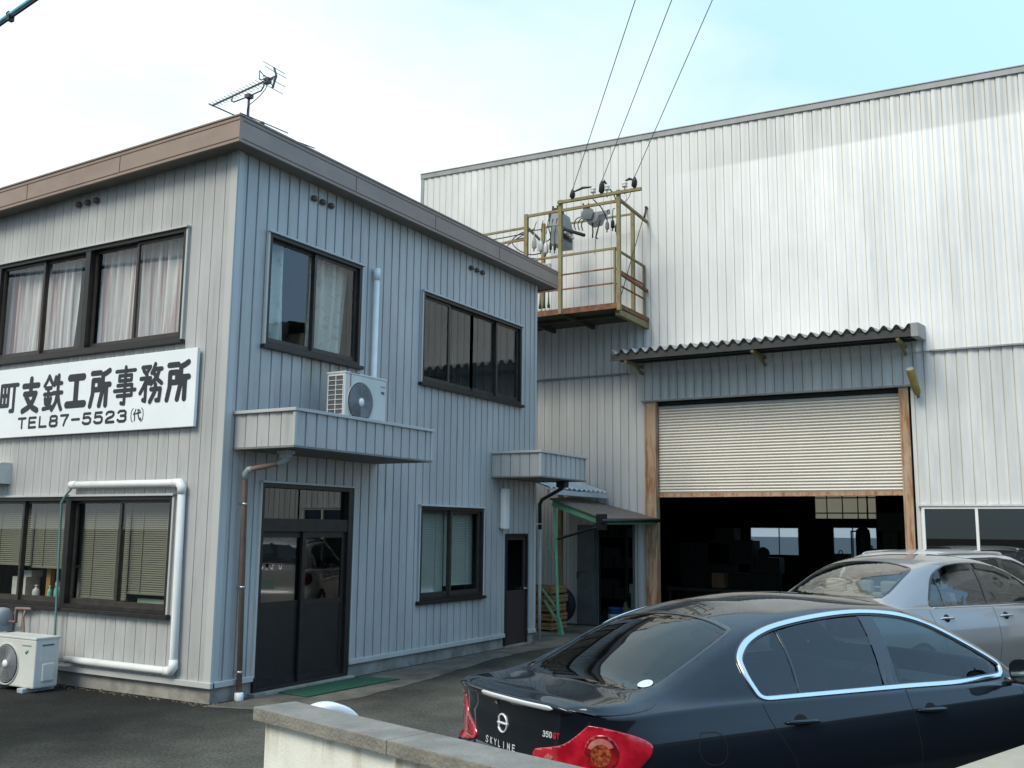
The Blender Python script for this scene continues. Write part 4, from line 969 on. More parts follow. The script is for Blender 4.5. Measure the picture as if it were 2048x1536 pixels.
# ------------------------------------------------------------------ doormat, boundary wall, white tyre
m = MB(); m.hexa([(.10,.93,.006),(.56,.88,.006),(.62,2.50,.006),(.10,2.34,.006),(.10,.93,.018),(.56,.88,.018),(.62,2.50,.018),(.10,2.34,.018)])
build('doormat', m, M['mat_green'], label='green turf doormat on the ground before the entrance door', cat='doormat', origin=(.35,1.65,.006))
bw = thing('boundary_wall', 'low cream wall with a grey concrete cap in the foreground', 'wall', (6.0, -4.2, 0))
d = Vector((1.84,-.47,0)).normalized(); nrm = Vector((d.y,-d.x,0))      # nrm points to the street side
A0 = Vector((4.575,-4.055,0)); LEN = 3.06
B0 = A0 + d*LEN; d2 = Vector((.19,.58,0)).normalized(); n2 = Vector((d2.y,-d2.x,0))
def wall_run(mb, p, q, nn, w0, w1, z0, z1):
    mb.hexa([(*(p+nn*w0).xy,z0),(*(q+nn*w0).xy,z0),(*(q+nn*w1).xy,z0),(*(p+nn*w1).xy,z0),(*(p+nn*w0).xy,z1),(*(q+nn*w0).xy,z1),(*(q+nn*w1).xy,z1),(*(p+nn*w1).xy,z1)])
C2a = Vector((7.50,-3.90,0)) - d2*.80; C2b = Vector((7.50,-3.90,0)) + d2*7.5
m = MB(); wall_run(m, A0+d*.045, B0, nrm, -.19, -.045, -.1, .938); build('wall_body', m, M['cream'], bw)
m = MB(); wall_run(m, C2a+d2*.05, C2b, n2, .045, .20, -.1, .938); build('wall_body', m, M['cream'], bw)
m = MB(); wall_run(m, A0+d*.20, B0, nrm, -.205, -.1925, -.1, .935); wall_run(m, C2a+d2*.05, C2b, n2, .028, .0425, -.1, .935); build('added_dark_back', m, mat('dark_back_added', (.05,.05,.048), .95, var=.3, scale=5), bw)  # dark unseen face, added to darken the wall's reflection in the car
k = 0; s = 0
while s < LEN - .02:
    s1 = min(LEN, s+1.02); wall_run(m, A0+d*s, A0+d*(s1-.004), nrm, -.235, 0, .938, 1.0); s = s1
build('wall_cap', m, M['cap'], bw, bevel=.006)
m = MB(); s = 0
while s < 8.2:
    wall_run(m, C2a+d2*s, C2a+d2*(s+1.016), n2, 0, .245, .942, 1.004); s += 1.02
build('wall_cap', m, mat('sunny_cap_concrete', (.37,.325,.245), .9, var=.12, scale=5, bump=.3, bscale=70), bw, bevel=.006)  # paler copy of the cap, stronger sunlight put into its colour
ty = thing('white_ring', 'white round ring standing upright just behind the low wall', 'ring', (3.30,-2.02,.31), math.radians(66))
prof = [(.235,-.07),(.25,-.078),(.29,-.078),(.305,-.06),(.305,.06),(.29,.078),(.25,.078),(.235,.07),(.235,-.07)]
m = MB(); m.lathe(prof, (0,0,0), 'Y', 48); build('ring_rim', m, M['whitetyre'], ty, local=True)
m = MB(); m.lathe([(.2345,-.055),(.232,-.055),(.232,.055),(.2345,.055),(.2345,-.055)], (0,0,0), 'Y', 48); build('ring_lining', m, M['rubber'], ty, local=True)
m = MB(); m.box(-.10,.10,-.07,.07,-.325,-.285); build('base_block', m, M['concrete'], ty, local=True)

# ------------------------------------------------------------------ warehouse
WX0, WX1, WY, WD = -4.79, 8.10, 10.3, 22.0
wt = lambda a: 9.88 - .0235*a
wh = thing('warehouse', 'tall workshop clad in pale ribbed metal with a half-open roller shutter', 'warehouse', (5, 10.3, 0))
H_SH = (.70, 5.60, -.1, 4.37); H_DR = (-.35, .41, -.1, 1.97); H_W = (5.69, 7.98, .90, 2.31); H_S2 = (9.6, 13.8, -.1, 4.2)
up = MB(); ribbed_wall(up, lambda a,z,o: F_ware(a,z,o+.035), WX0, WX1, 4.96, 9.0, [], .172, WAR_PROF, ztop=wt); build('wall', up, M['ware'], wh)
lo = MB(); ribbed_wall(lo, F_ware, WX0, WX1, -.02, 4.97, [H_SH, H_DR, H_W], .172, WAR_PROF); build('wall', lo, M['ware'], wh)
sd_ = MB()
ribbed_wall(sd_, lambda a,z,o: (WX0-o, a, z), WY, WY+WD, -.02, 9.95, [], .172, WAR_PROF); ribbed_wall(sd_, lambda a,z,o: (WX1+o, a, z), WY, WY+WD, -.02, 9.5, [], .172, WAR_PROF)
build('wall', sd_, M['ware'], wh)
BA = (-.75, .72, 1.17, 2.0); BB = (1.69, 2.92, .9, 2.02); BC = (1.19, 2.94, 2.24, 4.0); BY = 22.0
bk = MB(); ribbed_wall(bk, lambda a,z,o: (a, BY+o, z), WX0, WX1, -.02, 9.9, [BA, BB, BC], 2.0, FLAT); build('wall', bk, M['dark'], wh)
tr = MB(); fbox(tr, F_ware, WX0-.02, H_SH[0]-.35, 4.945, 4.972, .0, .052); build('drip_trim', tr, M['waretrim'], wh); tr = MB(); fbox(tr, F_ware, 5.95, WX1+.02, 4.945, 4.972, .0, .052); build('drip_trim', tr, M['waretrim'], wh)
tr = MB()
for x0, x1 in ((WX0-.05, 2.0), (2.004, WX1+.05)):
    for zz0, zz1, o0, o1 in ((-.075, .03, .0, .062), (.031, .048, -.10, .075)):
        tr.hexa([F_ware(x0,wt(x0)+zz0,o0),F_ware(x1,wt(x1)+zz0,o0),F_ware(x1,wt(x1)+zz0,o1),F_ware(x0,wt(x0)+zz0,o1),F_ware(x0,wt(x0)+zz1,o0),F_ware(x1,wt(x1)+zz1,o0),F_ware(x1,wt(x1)+zz1,o1),F_ware(x0,wt(x0)+zz1,o1)])
build('eave_trim', tr, M['waretrim'], wh)
ct = MB(); ct.box(WX0-.045, WX0+.04, WY-.05, WY+.05, 0, 9.93); build('corner_trim', ct, M['waretrim'], wh)
rf = MB(); rf.hexa([(WX0-.05,WY,wt(WX0)),(WX1+.05,WY,wt(WX1)),(WX1+.05,WY+WD,wt(WX1)),(WX0-.05,WY+WD,wt(WX0)),(WX0-.05,WY,wt(WX0)+.03),(WX1+.05,WY,wt(WX1)+.03),(WX1+.05,WY+WD,wt(WX1)+.03),(WX0-.05,WY+WD,wt(WX0)+.03)]); build('roof', rf, M['waretrim'], wh)
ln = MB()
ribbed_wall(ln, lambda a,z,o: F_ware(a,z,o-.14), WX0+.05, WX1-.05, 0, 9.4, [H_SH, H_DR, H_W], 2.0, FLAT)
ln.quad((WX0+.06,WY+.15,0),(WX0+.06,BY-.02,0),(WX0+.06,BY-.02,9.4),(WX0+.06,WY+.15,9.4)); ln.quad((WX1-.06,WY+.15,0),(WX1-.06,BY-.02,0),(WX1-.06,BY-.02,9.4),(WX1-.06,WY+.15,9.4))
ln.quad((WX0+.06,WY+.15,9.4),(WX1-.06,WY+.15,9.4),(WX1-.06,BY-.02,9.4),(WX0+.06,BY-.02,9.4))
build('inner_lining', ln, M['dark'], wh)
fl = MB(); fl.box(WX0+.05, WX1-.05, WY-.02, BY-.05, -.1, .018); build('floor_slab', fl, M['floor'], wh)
for (a0,a1,z0,z1), cuts, mm_ in ((BA, (.13,), 'frost'), (BB, (2.25, 2.62), 'frost'), (BC, (1.55,1.99,2.42,2.68), 'fibre')):
    f = MB(); y = BY
    for a in (a0, a1): f.box(a-.025, a+.025, y-.04, y+.03, z0, z1)
    for z in (z0, z1): f.box(a0, a1, y-.036, y+.026, z-.025, z+.025)
    for i, a in enumerate(cuts):
        wdt = .012 if mm_ == 'frost' else (.012 if i < 3 else .02); f.box(a-wdt, a+wdt, y-.032, y+.02, z0, z1)
    if mm_ == 'fibre':
        for z in (2.42, 2.86, 3.4): f.box(a0, a1, y-.045, y-.037, z-.018, z+.018)
    wn = build('window', f, M['bronze'], wh)
    p = MB(); p.quad((a0,y+.01,z0),(a1,y+.01,z0),(a1,y+.01,z1),(a0,y+.01,z1)); build('pane', p, M[mm_], wn)
# roller shutter
L0, L1 = .935, 5.415
s = MB(); j = MB(); z = 4.24; pit = .0565; prof = []
zz = 2.585; k = 0
while zz < 4.28:
    for t, d in ((0,0),(.12,.004),(.25,.012),(.5,.017),(.75,.012),(.88,.004)): prof.append((zz + t*pit, -.115 + d))
    zz += pit
prof.append((zz, -.115))
s.add([F_ware(a, z, o) for z, o in prof for a in (L0, L1)], [(2*i, 2*i+1, 2*i+3, 2*i+2) for i in range(len(prof)-1)], False)
sh_ = build('roller_shutter', s, M['shutter'], wh)
zz = 2.585
while zz < 4.28: fbox(j, F_ware, L0, L1, zz-.0075, zz+.0075, -.116, -.1115); zz += pit
build('slat_joint', j, M['shuttergap'], sh_)
q = MB(); fbox(q, F_ware, L0, L1, 2.505, 2.575, -.135, -.085); fbox(q, F_ware, L0, L1, 2.50, 2.512, -.16, -.06); build('bottom_bar', q, M['rustframe'], sh_)
for a0, a1 in ((.715, .915), (5.425, 5.555)):
    q = MB(); fbox(q, F_ware, a0, a1, .0, 4.36, -.16, .035); fbox(q, F_ware, a0-.012, a0+.012, .0, 4.36, -.01, .050); fbox(q, F_ware, a1-.012, a1+.012, .0, 4.36, -.12, .050)
    build('door_post', q, M['rustframe'], wh)
q = MB(); fbox(q, F_ware, .64, 5.66, 4.362, 4.392, -.02, .075); build('lintel_trim', q, M['waretrim'], wh)
q = MB(); fbox(q, F_ware, .70, 5.60, 4.30, 4.36, -.30, -.14); build('shutter_box', q, M['awningdk'], wh)
# ground-floor window at the right
f = MB(); a0, a1, z0, z1 = H_W
for a in (a0+.02, 6.53, 7.37, a1-.02): fbox(f, F_ware, a-.022, a+.022, z0, z1, -.08, .03)
for z in (z0+.02, z1-.02): fbox(f, F_ware, a0, a1, z-.022, z+.022, -.076, .034)
wn = build('window', f, M['white'], wh, label='wide dark window in thin white frames right of the shutter')
p = MB()
for b0, b1 in zip((a0+.02, 6.53, 7.37), (6.53, 7.37, a1-.02)):
    p = MB(); p.quad(F_ware(b0+.02,z0+.04,-.03),F_ware(b1-.02,z0+.04,-.03),F_ware(b1-.02,z1-.04,-.03),F_ware(b0+.02,z1-.04,-.03)); build('pane', p, M['wareglass'], wn)
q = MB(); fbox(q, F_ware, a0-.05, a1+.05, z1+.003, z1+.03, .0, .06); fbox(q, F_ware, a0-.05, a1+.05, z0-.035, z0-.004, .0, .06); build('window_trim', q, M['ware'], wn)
# the lower shed next door, seen mirrored in the office windows
nx = thing('neighbour_shed', 'lower pale metal shed with a dark corrugated eave, standing right of the tall workshop', 'shed', (11.5, 10.3, 0))
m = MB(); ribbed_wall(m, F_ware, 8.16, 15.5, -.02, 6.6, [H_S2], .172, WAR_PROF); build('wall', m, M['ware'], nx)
m = MB(); m.box(15.45, 15.5, 10.34, 20, -.02, 6.5); m.box(8.16, 15.5, 19.95, 20, -.02, 6.5); build('wall', m, M['waretrim'], nx)
m = MB(); fbox(m, F_ware, H_S2[0], H_S2[1], -.02, H_S2[3], -.10, -.07); z = .1
while z < 4.2: fbox(m, F_ware, H_S2[0], H_S2[1], z, z+.03, -.07, -.055); z += .075
build('roller_shutter', m, M['shutter'], nx)
m = MB(); vs = []; n = 340
for i in range(n+1):
    x = 8.16 + 7.5*i/n; d = .05*math.cos(2*math.pi*34*i/n); vs += [(x, 9.75, 6.75+d), (x, 19.9, 7.6+d), (x, 9.75, 6.45), (x, 9.752, 6.45)]
m.add(vs, [f for i in range(n) for f in ((4*i, 4*i+4, 4*i+5, 4*i+1), (4*i, 4*i+2, 4*i+6, 4*i+4))], True); build('roof', m, M['awningdk'], nx)
# side doorway: a leaf folded back against the wall
sdw = MB(); fbox(sdw, F_ware, -.39, -.352, 0, 2.01, -.06, .02); fbox(sdw, F_ware, .412, .45, 0, 2.01, -.06, .02); fbox(sdw, F_ware, -.352, .412, 1.972, 2.01, -.06, .02); sdn = build('side_door', sdw, M['doorsteel'], wh, label='open side doorway with its grey-green leaf folded back')
q = MB(); fbox(q, F_ware, -.765, -.395, .02, 1.96, .03, .065); fbox(q, F_ware, -.755, -.405, 1.04, 1.12, .065, .075); q2 = build('door_leaf', q, M['doorsteel'], sdn, bevel=.004)
q = MB(); q.tube([F_ware(-.74,1.02,.065),F_ware(-.74,1.02,.11),F_ware(-.74,.90,.11)], .012); build('handle', q, M['blackpipe'], q2)

# corrugated awning over the shutter
m = MB(); n = 27*10; xs0, xs1 = .40, 5.76; vs = []
for i in range(n+1):
    x = xs0 + (xs1-xs0)*i/n; d = .046*math.cos(2*math.pi*27*i/n)
    for t in (0, 1):
        vs.append((x, 9.36 + .93*(1-t), 5.245 + .10*(1-t) + d + (0 if t else 0)))
    for t in (0, 1):
        vs.append((x, 9.36 + .93*(1-t), 5.245 + .10*(1-t) + d - .007))
fs = []
for i in range(n):
    a = 4*i; b = 4*(i+1)
    fs += [(a, b, b+1, a+1), (a+2, a+3, b+3, b+2), (a+1, b+1, b+3, a+3)]
m.add(vs, fs, True)
aw = thing('awning', 'corrugated awning on olive brackets over the roller shutter', 'awning', (3.1, 10.3, 5.3))
build('corrugated_sheet', m, M['awning'], aw)
m = MB(); m.box(.36, 5.80, 9.40, 9.47, 5.085, 5.205); m.box(.38, 5.78, 9.80, 9.86, 5.12, 5.24); m.box(.38, 5.78, 10.16, 10.24, 5.14, 5.29); build('purlin', m, M['awningdk'], aw)
m = MB(); m.hexa([(5.785,9.34,5.06),(5.90,9.34,5.06),(5.90,10.25,5.14),(5.785,10.25,5.14),(5.785,9.34,5.29),(5.90,9.34,5.29),(5.90,10.25,5.40),(5.785,10.25,5.40)]); build('end_plate', m, M['waretrim'], aw, bevel=.006)
m = MB(); m.box(.37, 5.783, 9.345, 9.355, 5.07, 5.10); build('front_angle', m, M['awningdk'], aw)
for x in (.66, 3.11, 5.56):
    m = MB(); m.bar((x,10.26,5.06),(x,9.42,5.055),.05,.055); m.bar((x,10.27,4.92),(x,9.85,5.045),.04,.04); build('bracket', m, M['olive'], aw)
# the yellowed lamp right of the shutter
wlmp = thing('flood_lamp', 'yellowed tubular lamp sticking out from the wall right of the shutter', 'lamp', (5.72, 10.3, 4.3))
a, b = Vector((5.74,10.14,4.20)), Vector((5.67,9.86,4.60))
m = MB(); m.tube([a, a.lerp(b,.12), b.lerp(a,.04), b], [.045,.062,.066,.066], 16); build('lamp_housing', m, M['lampyellow'], wlmp)
m = MB(); m.tube([b+(b-a)*.001, b+(b-a)*.03], .058, 16); build('lamp_lens', m, M['plwhite'], wlmp)
m = MB(); m.tube([a+Vector((0,0,-.06)), a+Vector((0,.02,-.01)), a+Vector((0,.15,-.02))], .018, 8); m.tube([a.lerp(b,.35), Vector((5.74,10.27,4.30))], .02, 8); build('lamp_bracket', m, M['olive'], wlmp)

# ------------------------------------------------------------------ things inside the workshop
def inside(name, label, cat, fn, mtl='machine', loc=None, bevel=.01):
    m = MB(); fn(m); return build(name, m, M[mtl], label=label, cat=cat, origin=loc, bevel=bevel)
inside('cardboard_box', 'brown cardboard box on a dark bench inside the workshop', 'box', lambda m: m.box(.46,.76,14.8,15.1,.56,.90), 'cardboard', (.6,15,.56))
def bench(m):
    m.box(-.6,1.6,14.6,15.3,.48,.55)
    for x in (-.55,1.5):
        for y in (14.65,15.2): m.box(x,x+.06,y,y+.06,.0,.48)
inside('workbench', 'long dark workbench inside the roller door', 'bench', bench, 'machine', (.5,15,0))
def tank(m):
    m.lathe([(0,2.02),(.10,2.0),(.17,1.93),(.19,1.8),(.19,.7),(.15,.6),(.15,.0)], (2.9,20,0), 'Z', 20)
    m.box(3.05,3.25,19.9,20.1,.0,1.45); m.tube([(2.72,20,1.9),(2.6,20,1.9),(2.6,20,.3)], .02, 8); m.tube([(3.0,19.95,1.6),(3.14,19.9,1.5),(3.1,19.9,1.2)], .02, 8)
inside('machine_tank', 'tall rounded tank silhouetted against the right back window', 'tank', tank, 'machine', (2.9,20,0), 0)
def welder(m):
    m.box(2.16,2.52,19.8,20.3,.45,1.30); m.tube([(2.26,20,1.30),(2.26,20,1.36),(2.30,20,1.39),(2.35,20,1.36),(2.35,20,1.30)], .015, 8)
    for x in (2.2,2.44):
        for y in (19.85,20.25): m.box(x,x+.05,y,y+.05,0,.45)
inside('welding_machine', 'boxy welding machine with a carrying ring before the right back window', 'machine', welder, 'machine', (2.3,20,0))
def lathe_m(m):
    m.box(-1.7,.9,18.6,19.3,.0,.75); m.box(-1.7,-.3,18.5,19.3,.75,1.55); m.box(-.9,.35,18.5,19.2,1.0,1.62); m.lathe([(.0,0),(.13,.0),(.16,.1),(.13,.25),(0,.26)], (.55,18.7,1.30), 'Y', 16); m.box(.2,1.0,18.7,19.2,.75,1.18); m.box(-.7,-.15,18.5,19.1,1.62,1.95)
    m.tube([(.05,18.6,1.6),(.30,18.6,1.62),(.33,18.6,1.45)], .03, 8)
inside('lathe', 'bulky dark lathe blocking part of the left back window', 'machine', lathe_m, 'machine', (0,19,0))
def rack(m):
    for x in (-2.6,-1.2):
        for y in (13.6,14.4): m.box(x,x+.06,y,y+.06,.02,2.6)
    for z in (.3,1.0,1.7,2.4): m.box(-2.6,-1.14,13.6,14.46,z,z+.04)
    rnd = random.Random(4)
    for z in (.34,1.04,1.74):
        x = -2.5
        while x < -1.35:
            w_ = rnd.uniform(.12,.3); m.box(x,x+w_,13.7,14.2,z,z+rnd.uniform(.12,.45)); x += w_+.05
inside('steel_rack', 'dark steel rack of parts inside the side doorway', 'rack', rack, 'machine', (-1.9,14,0), 0)
def press(m):
    m.box(3.6,4.5,17.6,18.6,0,1.0); m.box(3.75,4.4,17.9,18.5,1.0,2.3); m.box(3.7,4.45,17.5,18.3,1.9,2.35); m.box(4.0,4.15,17.55,17.7,1.3,1.9)
inside('drill_press', 'heavy drill press in the dark right of the back windows', 'machine', press, 'machine', (4,18,0))
m = MB(); m.lathe([(.115,0),(.125,.02),(.145,.30),(.152,.305),(.152,.325),(.140,.325),(.135,.05)], (0,0,0), 'Z', 24)
bkt = build('bucket', m, M['bluepl'], local=True, label='blue plastic bucket with a pale label just inside the side doorway', cat='bucket', origin=(-.12,10.62,.02))
m = MB(); m.lathe([(.1385,.09),(.1440,.20)], (0,0,0), 'Z', 24); build('bucket_label', m, M['plwhite'], bkt, local=True)
m = MB(); m.box(.12,.40,10.85,11.1,.02,.62); m.box(.10,.42,10.83,11.12,.62,.80); build('cabinet', m, mat('pale_cabinet', (.30,.31,.29), .6, scale=4), label='pale grey cabinet at the right side of the side doorway', cat='cabinet', origin=(.26,11,.02), bevel=.008)
m = MB(); m.lathe([(.0,.0),(.10,0),(.11,.05),(.11,.28),(.05,.34),(.03,.36),(.03,.42),(0,.42)], (0,0,0), 'Z', 16); build('canister', m, mat('dull_yellow_can', (.22,.20,.10), .5, scale=5), local=True, label='dull yellow-green canister between the blue bucket and the grey cabinet', cat='canister', origin=(.0,10.85,.02))

# ------------------------------------------------------------------ mint green lean-to between the buildings
le = thing('lean_to', 'small mint green lean-to with a brown sloping roof beside the side doorway', 'shelter', (.2, 9.3, 0))
m = MB(); m.hexa([(-.40,8.34,2.405),(.68,8.34,2.045),(.95,10.28,2.075),(-.75,10.28,2.50),(-.40,8.34,2.425),(.68,8.34,2.065),(.95,10.28,2.095),(-.75,10.28,2.52)]); build('roof', m, M['shedroof'], le)
m = MB(); m.tube([(-.22,8.41,0),(-.245,8.41,.30),(-.33,8.41,2.36)], .030, 4, smooth=False); build('post', m, M['greenpaint'], le)
m = MB(); m.box(-.25,-.15,8.36,8.46,0,.012); m.hexa([(-.20,8.37,.0),(-.14,8.37,.0),(-.14,8.45,.0),(-.20,8.45,.0),(-.26,8.37,.34),(-.20,8.37,.26),(-.20,8.45,.26),(-.26,8.45,.34)]); build('post_foot', m, M['greenpaint'], le)
m = MB(); m.bar((-.36,8.40,2.335),(.62,8.40,2.005),.05,.105); build('beam', m, M['greenpaint'], le)
m = MB(); m.bar((-.62,10.20,2.42),(.90,10.20,2.02),.05,.09); m.bar((.60,8.42,1.99),(.86,10.2,2.01),.04,.06); m.bar((-.36,8.42,2.32),(-.62,10.2,2.40),.04,.06); build('rafter', m, M['greenpaint'], le)
for a, b, w_ in (((-.25,8.40,.22),(-.75,8.75,.62),.04), ((-.26,8.40,.45),(-.70,8.6,.80),.028), ((-.29,8.40,1.35),(-.55,8.6,1.58),.028)):
    m = MB(); m.bar(a, b, .03, w_); build('brace', m, M['greenpaint'], le)
m = MB(); m.tube([(.675,8.28,2.02),(.97,10.30,2.05)], .034, 10); m.box(.55,.70,8.33,8.47,1.86,2.14); build('gutter', m, M['blackpipe'], le)
m = MB(); m.tube([(.60,8.40,1.92),(.42,8.395,1.88),(-.24,8.375,1.69)], .026, 10); build('gutter_pipe', m, M['blackpipe'], le)
lt2 = thing('corrugated_roof', 'pale corrugated sheet roof tucked above the brown lean-to roof', 'roof', (-.5, 9.2, 2.5))
m = MB(); vs = []; n = 72
for i in range(n+1):
    y = 7.75 + 2.45*i/n; d = .018*math.cos(2*math.pi*12*i/n)
    vs += [(-1.10, y, 2.93 + d), (-.10 , y, 2.60 + d)]
m.add(vs, [(2*i, 2*i+1, 2*i+3, 2*i+2) for i in range(n)], True); build('sheet', m, M['pale_sheet'], lt2)
m = MB(); m.box(-.13,-.07,7.75,10.2,2.48,2.565); build('eave_board', m, M['pale_sheet'], lt2)
m = MB(); m.box(-1.08,-1.0,8.0,8.08,0,2.9); m.box(-1.08,-1.0,10.0,10.08,0,2.9); build('post', m, M['olive'], lt2)
# slatted wooden crates stacked behind the green post
cr = None; names = ('bottom', 'second', 'third', 'fourth', 'topmost')
for k in range(5):
    z = .02 + k*.165
    if cr is None:
        cr = thing('wooden_crate', '', 'crate', (-.88, 9.0, z), 0, 'wooden crates stacked behind the green post')
        for zz in (.02, .085):
            for s in (-1, 1):
                m = MB(); m.box(-.36,.36,.30*s-.01,.30*s+.01,zz,zz+.05); build('side_slat', m, M['wood'], cr, local=True)
                m = MB(); m.box(.35*s-.01,.35*s+.01,-.285,.285,zz,zz+.05); build('end_slat', m, M['wood'], cr, local=True)
        m = MB()
        for x in (-.33,.33):
            for y in (-.28,.28): m.box(x-.02,x+.02,y-.01,y+.01,0,.155)
        m.box(-.34,.34,-.27,.27,.005,.018); build('corner_block', m, M['wood'], cr, local=True); o = cr
    else:
        o = copy_thing(cr); o.location = (-.88 + .015*(k % 2), 9.0 - .02*(k % 3), z)
    o['label'] = f'slatted orange-brown wooden crate, {names[k]} of the stack behind the green post'
m = MB(); m.lathe([(.20,-.09),(.24,-.10),(.34,-.10),(.37,-.07),(.38,0),(.37,.07),(.34,.10),(.24,.10),(.20,.09),(.19,0),(.20,-.09)], (0,0,0), 'Y', 32)
o = build('rubber_tyre', m, M['rubber'], local=True, label='dark tyre leaning on the workshop wall left of the door leaf', cat='tyre', origin=(-1.10,10.02,.40)); o.rotation_euler = (.22, 0, .1)

# ------------------------------------------------------------------ transformer platform on the facade
pf = thing('steel_platform', 'rusty olive steel platform with railings and tall posts fixed to the workshop wall', 'platform', (-1.5, 9.5, 6.0))
X0, X1, Y0, Y1 = -4.5, .80, 8.75, 10.26
m = MB(); m.box(X0, X1-.01, Y0+.01, Y1, 6.030, 6.050); build('deck', m, M['rust'], pf)
m = MB(); m.box(X0, X1, Y0-.012, Y0+.008, 5.945, 6.052); m.box(X1-.01, X1+.012, Y0+.008, Y1, 5.965, 6.052); build('edge_channel', m, M['rust'], pf)
m = MB(); m.box(X0, X1-.03, Y0+.02, Y1, 6.012, 6.028)
for x in (-4.0,-3.1,-2.2,-1.3,-.4): m.box(x-.03, x+.03, Y0+.02, Y1, 5.93, 6.011)
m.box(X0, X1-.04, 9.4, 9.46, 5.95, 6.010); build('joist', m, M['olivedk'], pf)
m = MB(); m.hexa([(X1-.09,Y0+.10,5.84),(X1+.0,Y0+.10,5.84),(X1+.0,Y1+.02,5.83),(X1-.09,Y1+.02,5.83),(X1-.09,Y0+.10,5.944),(X1+.0,Y0+.10,5.944),(X1+.0,Y1+.02,5.960),(X1-.09,Y1+.02,5.960)]); build('side_beam', m, M['olive'], pf)
for x, y, zt_ in ((-1.155,8.75,8.05), (-.395,8.75,8.22), (.835,8.75,8.22), (.63,9.9,8.18), (-1.39,9.9,8.22), (-3.1,8.75,7.8), (-3.1,9.9,7.8)):
    q = MB(); q.box(x-.034, x+.034, y-.034, y+.034, 5.95 if x < .8 else 5.9, zt_); build('post', q, M['olive'], pf)
for a, b, w_, h_ in (((-.43,8.70,8.165),(1.32,8.70,8.150),.06,.055), ((-1.155,8.75,8.012),(.835,8.75,8.012),.045,.05), ((-3.1,8.75,7.765),(-1.155,8.75,7.785),.04,.04), ((-3.1,8.75,7.525),(-1.155,8.75,7.545),.04,.04),
                   ((.835,8.75,8.05),(.80,10.25,8.02),.045,.05), ((.64,9.9,8.12),(-1.39,9.9,8.14),.035,.035), ((.835,8.78,6.62),(.78,10.25,6.60),.05,.055), ((-1.155,8.75,7.80),(-1.39,9.9,7.80),.035,.045)):
    q = MB(); q.bar(a, b, w_, h_); build('cross_beam', q, M['olive' if a[2] != 6.62 else 'rust'], pf)
for z in (7.10, 6.72, 6.43):
    th = .038 if z > 7 else .026
    q = MB(); q.bar((X0,Y0,z),(X1-.05,Y0,z),th,th); q.bar((X1-.05,Y0,z),(X1-.06,Y1-.04,z),th,th); build('guard_rail', q, M['olive' if z > 7 else 'rust'], pf)
for x, y in ((X1-.05,Y0), (X1-.06,Y1-.05), (-2.0,Y0), (-3.8,Y0)):
    q = MB(); q.bar((x,y,6.05),(x,y,7.12),.04,.04); build('rail_post', q, M['olive'], pf)
q = MB(); q.tube([(.78,10.24,8.32),(.84,8.76,6.08)], .009, 6); q.tube([(.78,10.24,8.32),(.80,10.1,8.05)], .02, 8); q.lathe([(.03,-.02),(.03,.02)], (.78,10.25,8.33), 'Y', 12); build('stay_rod', q, M['wire'], pf)

GR = 'electrical gear on the steel platform'
def gear(name, label, cat, loc): return thing(name, label, cat, loc, 0, GR)
t = gear('transformer', 'large grey sheet-metal switch box hung behind the middle post of the platform', 'switch box', (-.66, 9.25, 7.45))
m = MB(); m.hexa([(-.80,9.1,7.47),(-.56,9.1,7.46),(-.56,9.62,7.46),(-.80,9.62,7.47),(-.80,9.1,7.86),(-.56,9.1,7.83),(-.56,9.62,7.83),(-.80,9.62,7.86)]); m.hexa([(-.84,9.09,7.861),(-.55,9.09,7.831),(-.55,9.64,7.831),(-.84,9.64,7.861),(-.80,9.13,8.13),(-.62,9.13,8.16),(-.62,9.60,8.16),(-.80,9.60,8.13)]); build('casing', m, M['trans'], t, bevel=.012)
m = MB(); m.box(-.80,-.60,9.15,9.3,8.13,8.24); m.tube([(-.78,9.2,8.2),(-.80,9.2,8.3)],.02,6); m.tube([(-.68,9.2,8.2),(-.70,9.2,8.30)],.02,6); m.box(-.86,-.80,9.12,9.3,7.98,8.12); build('terminal_cap', m, M['wire'], t)
m = MB(); m.box(-.565,-.545,9.2,9.55,7.60,7.80); m.tube([(-.50,9.15,7.76),(-.05,9.1,7.56)], .035, 10); build('switch_tube', m, M['wire'], t)
m = MB()
for i in range(3): m.tube([(-.545,9.22+.1*i,7.72-.02*i),(-.44,9.22+.1*i,7.68-.02*i)], [.035,.022], 10)
build('bushing', m, M['ceramic'], t)
t = gear('pole_switch', 'grey hexagonal switch unit with hanging lever arms right of the big grey box', 'switch', (.05, 9.1, 7.8))
m = MB(); hx = [(-.08,8.02),(-.03,8.07),(.13,8.06),(.16,7.99),(.11,7.86),(-.06,7.87),(-.10,7.95)]
m.add([(x,9.05,z) for x,z in hx]+[(x,9.09,z) for x,z in hx], [tuple(range(7)),tuple(range(7,14))[::-1]]+[(i,(i+1)%7,7+(i+1)%7,7+i) for i in range(7)]); build('cover_plate', m, M['trans'], t, bevel=.006)
m = MB(); m.hexa([(.02,9.1,7.78),(.20,9.1,7.80),(.20,9.4,7.80),(.02,9.4,7.78),(-.06,9.1,8.02),(.30,9.1,8.0),(.30,9.4,8.0),(-.06,9.4,8.02)]); m.box(.26,.48,9.1,9.16,7.92,8.0); build('switch_body', m, M['gasgrey'], t, bevel=.01)
m = MB(); m.tube([(.10,9.15,7.8),(.11,9.15,7.62),(.10,9.15,7.50)],.014,6); m.tube([(.27,9.15,7.84),(.20,9.15,7.60),(.17,9.15,7.50),(.21,9.15,7.47)],.014,6); m.tube([(.17,9.15,7.5),(.17,9.1,7.15)],.005,6); build('lever_arm', m, M['wire'], t)
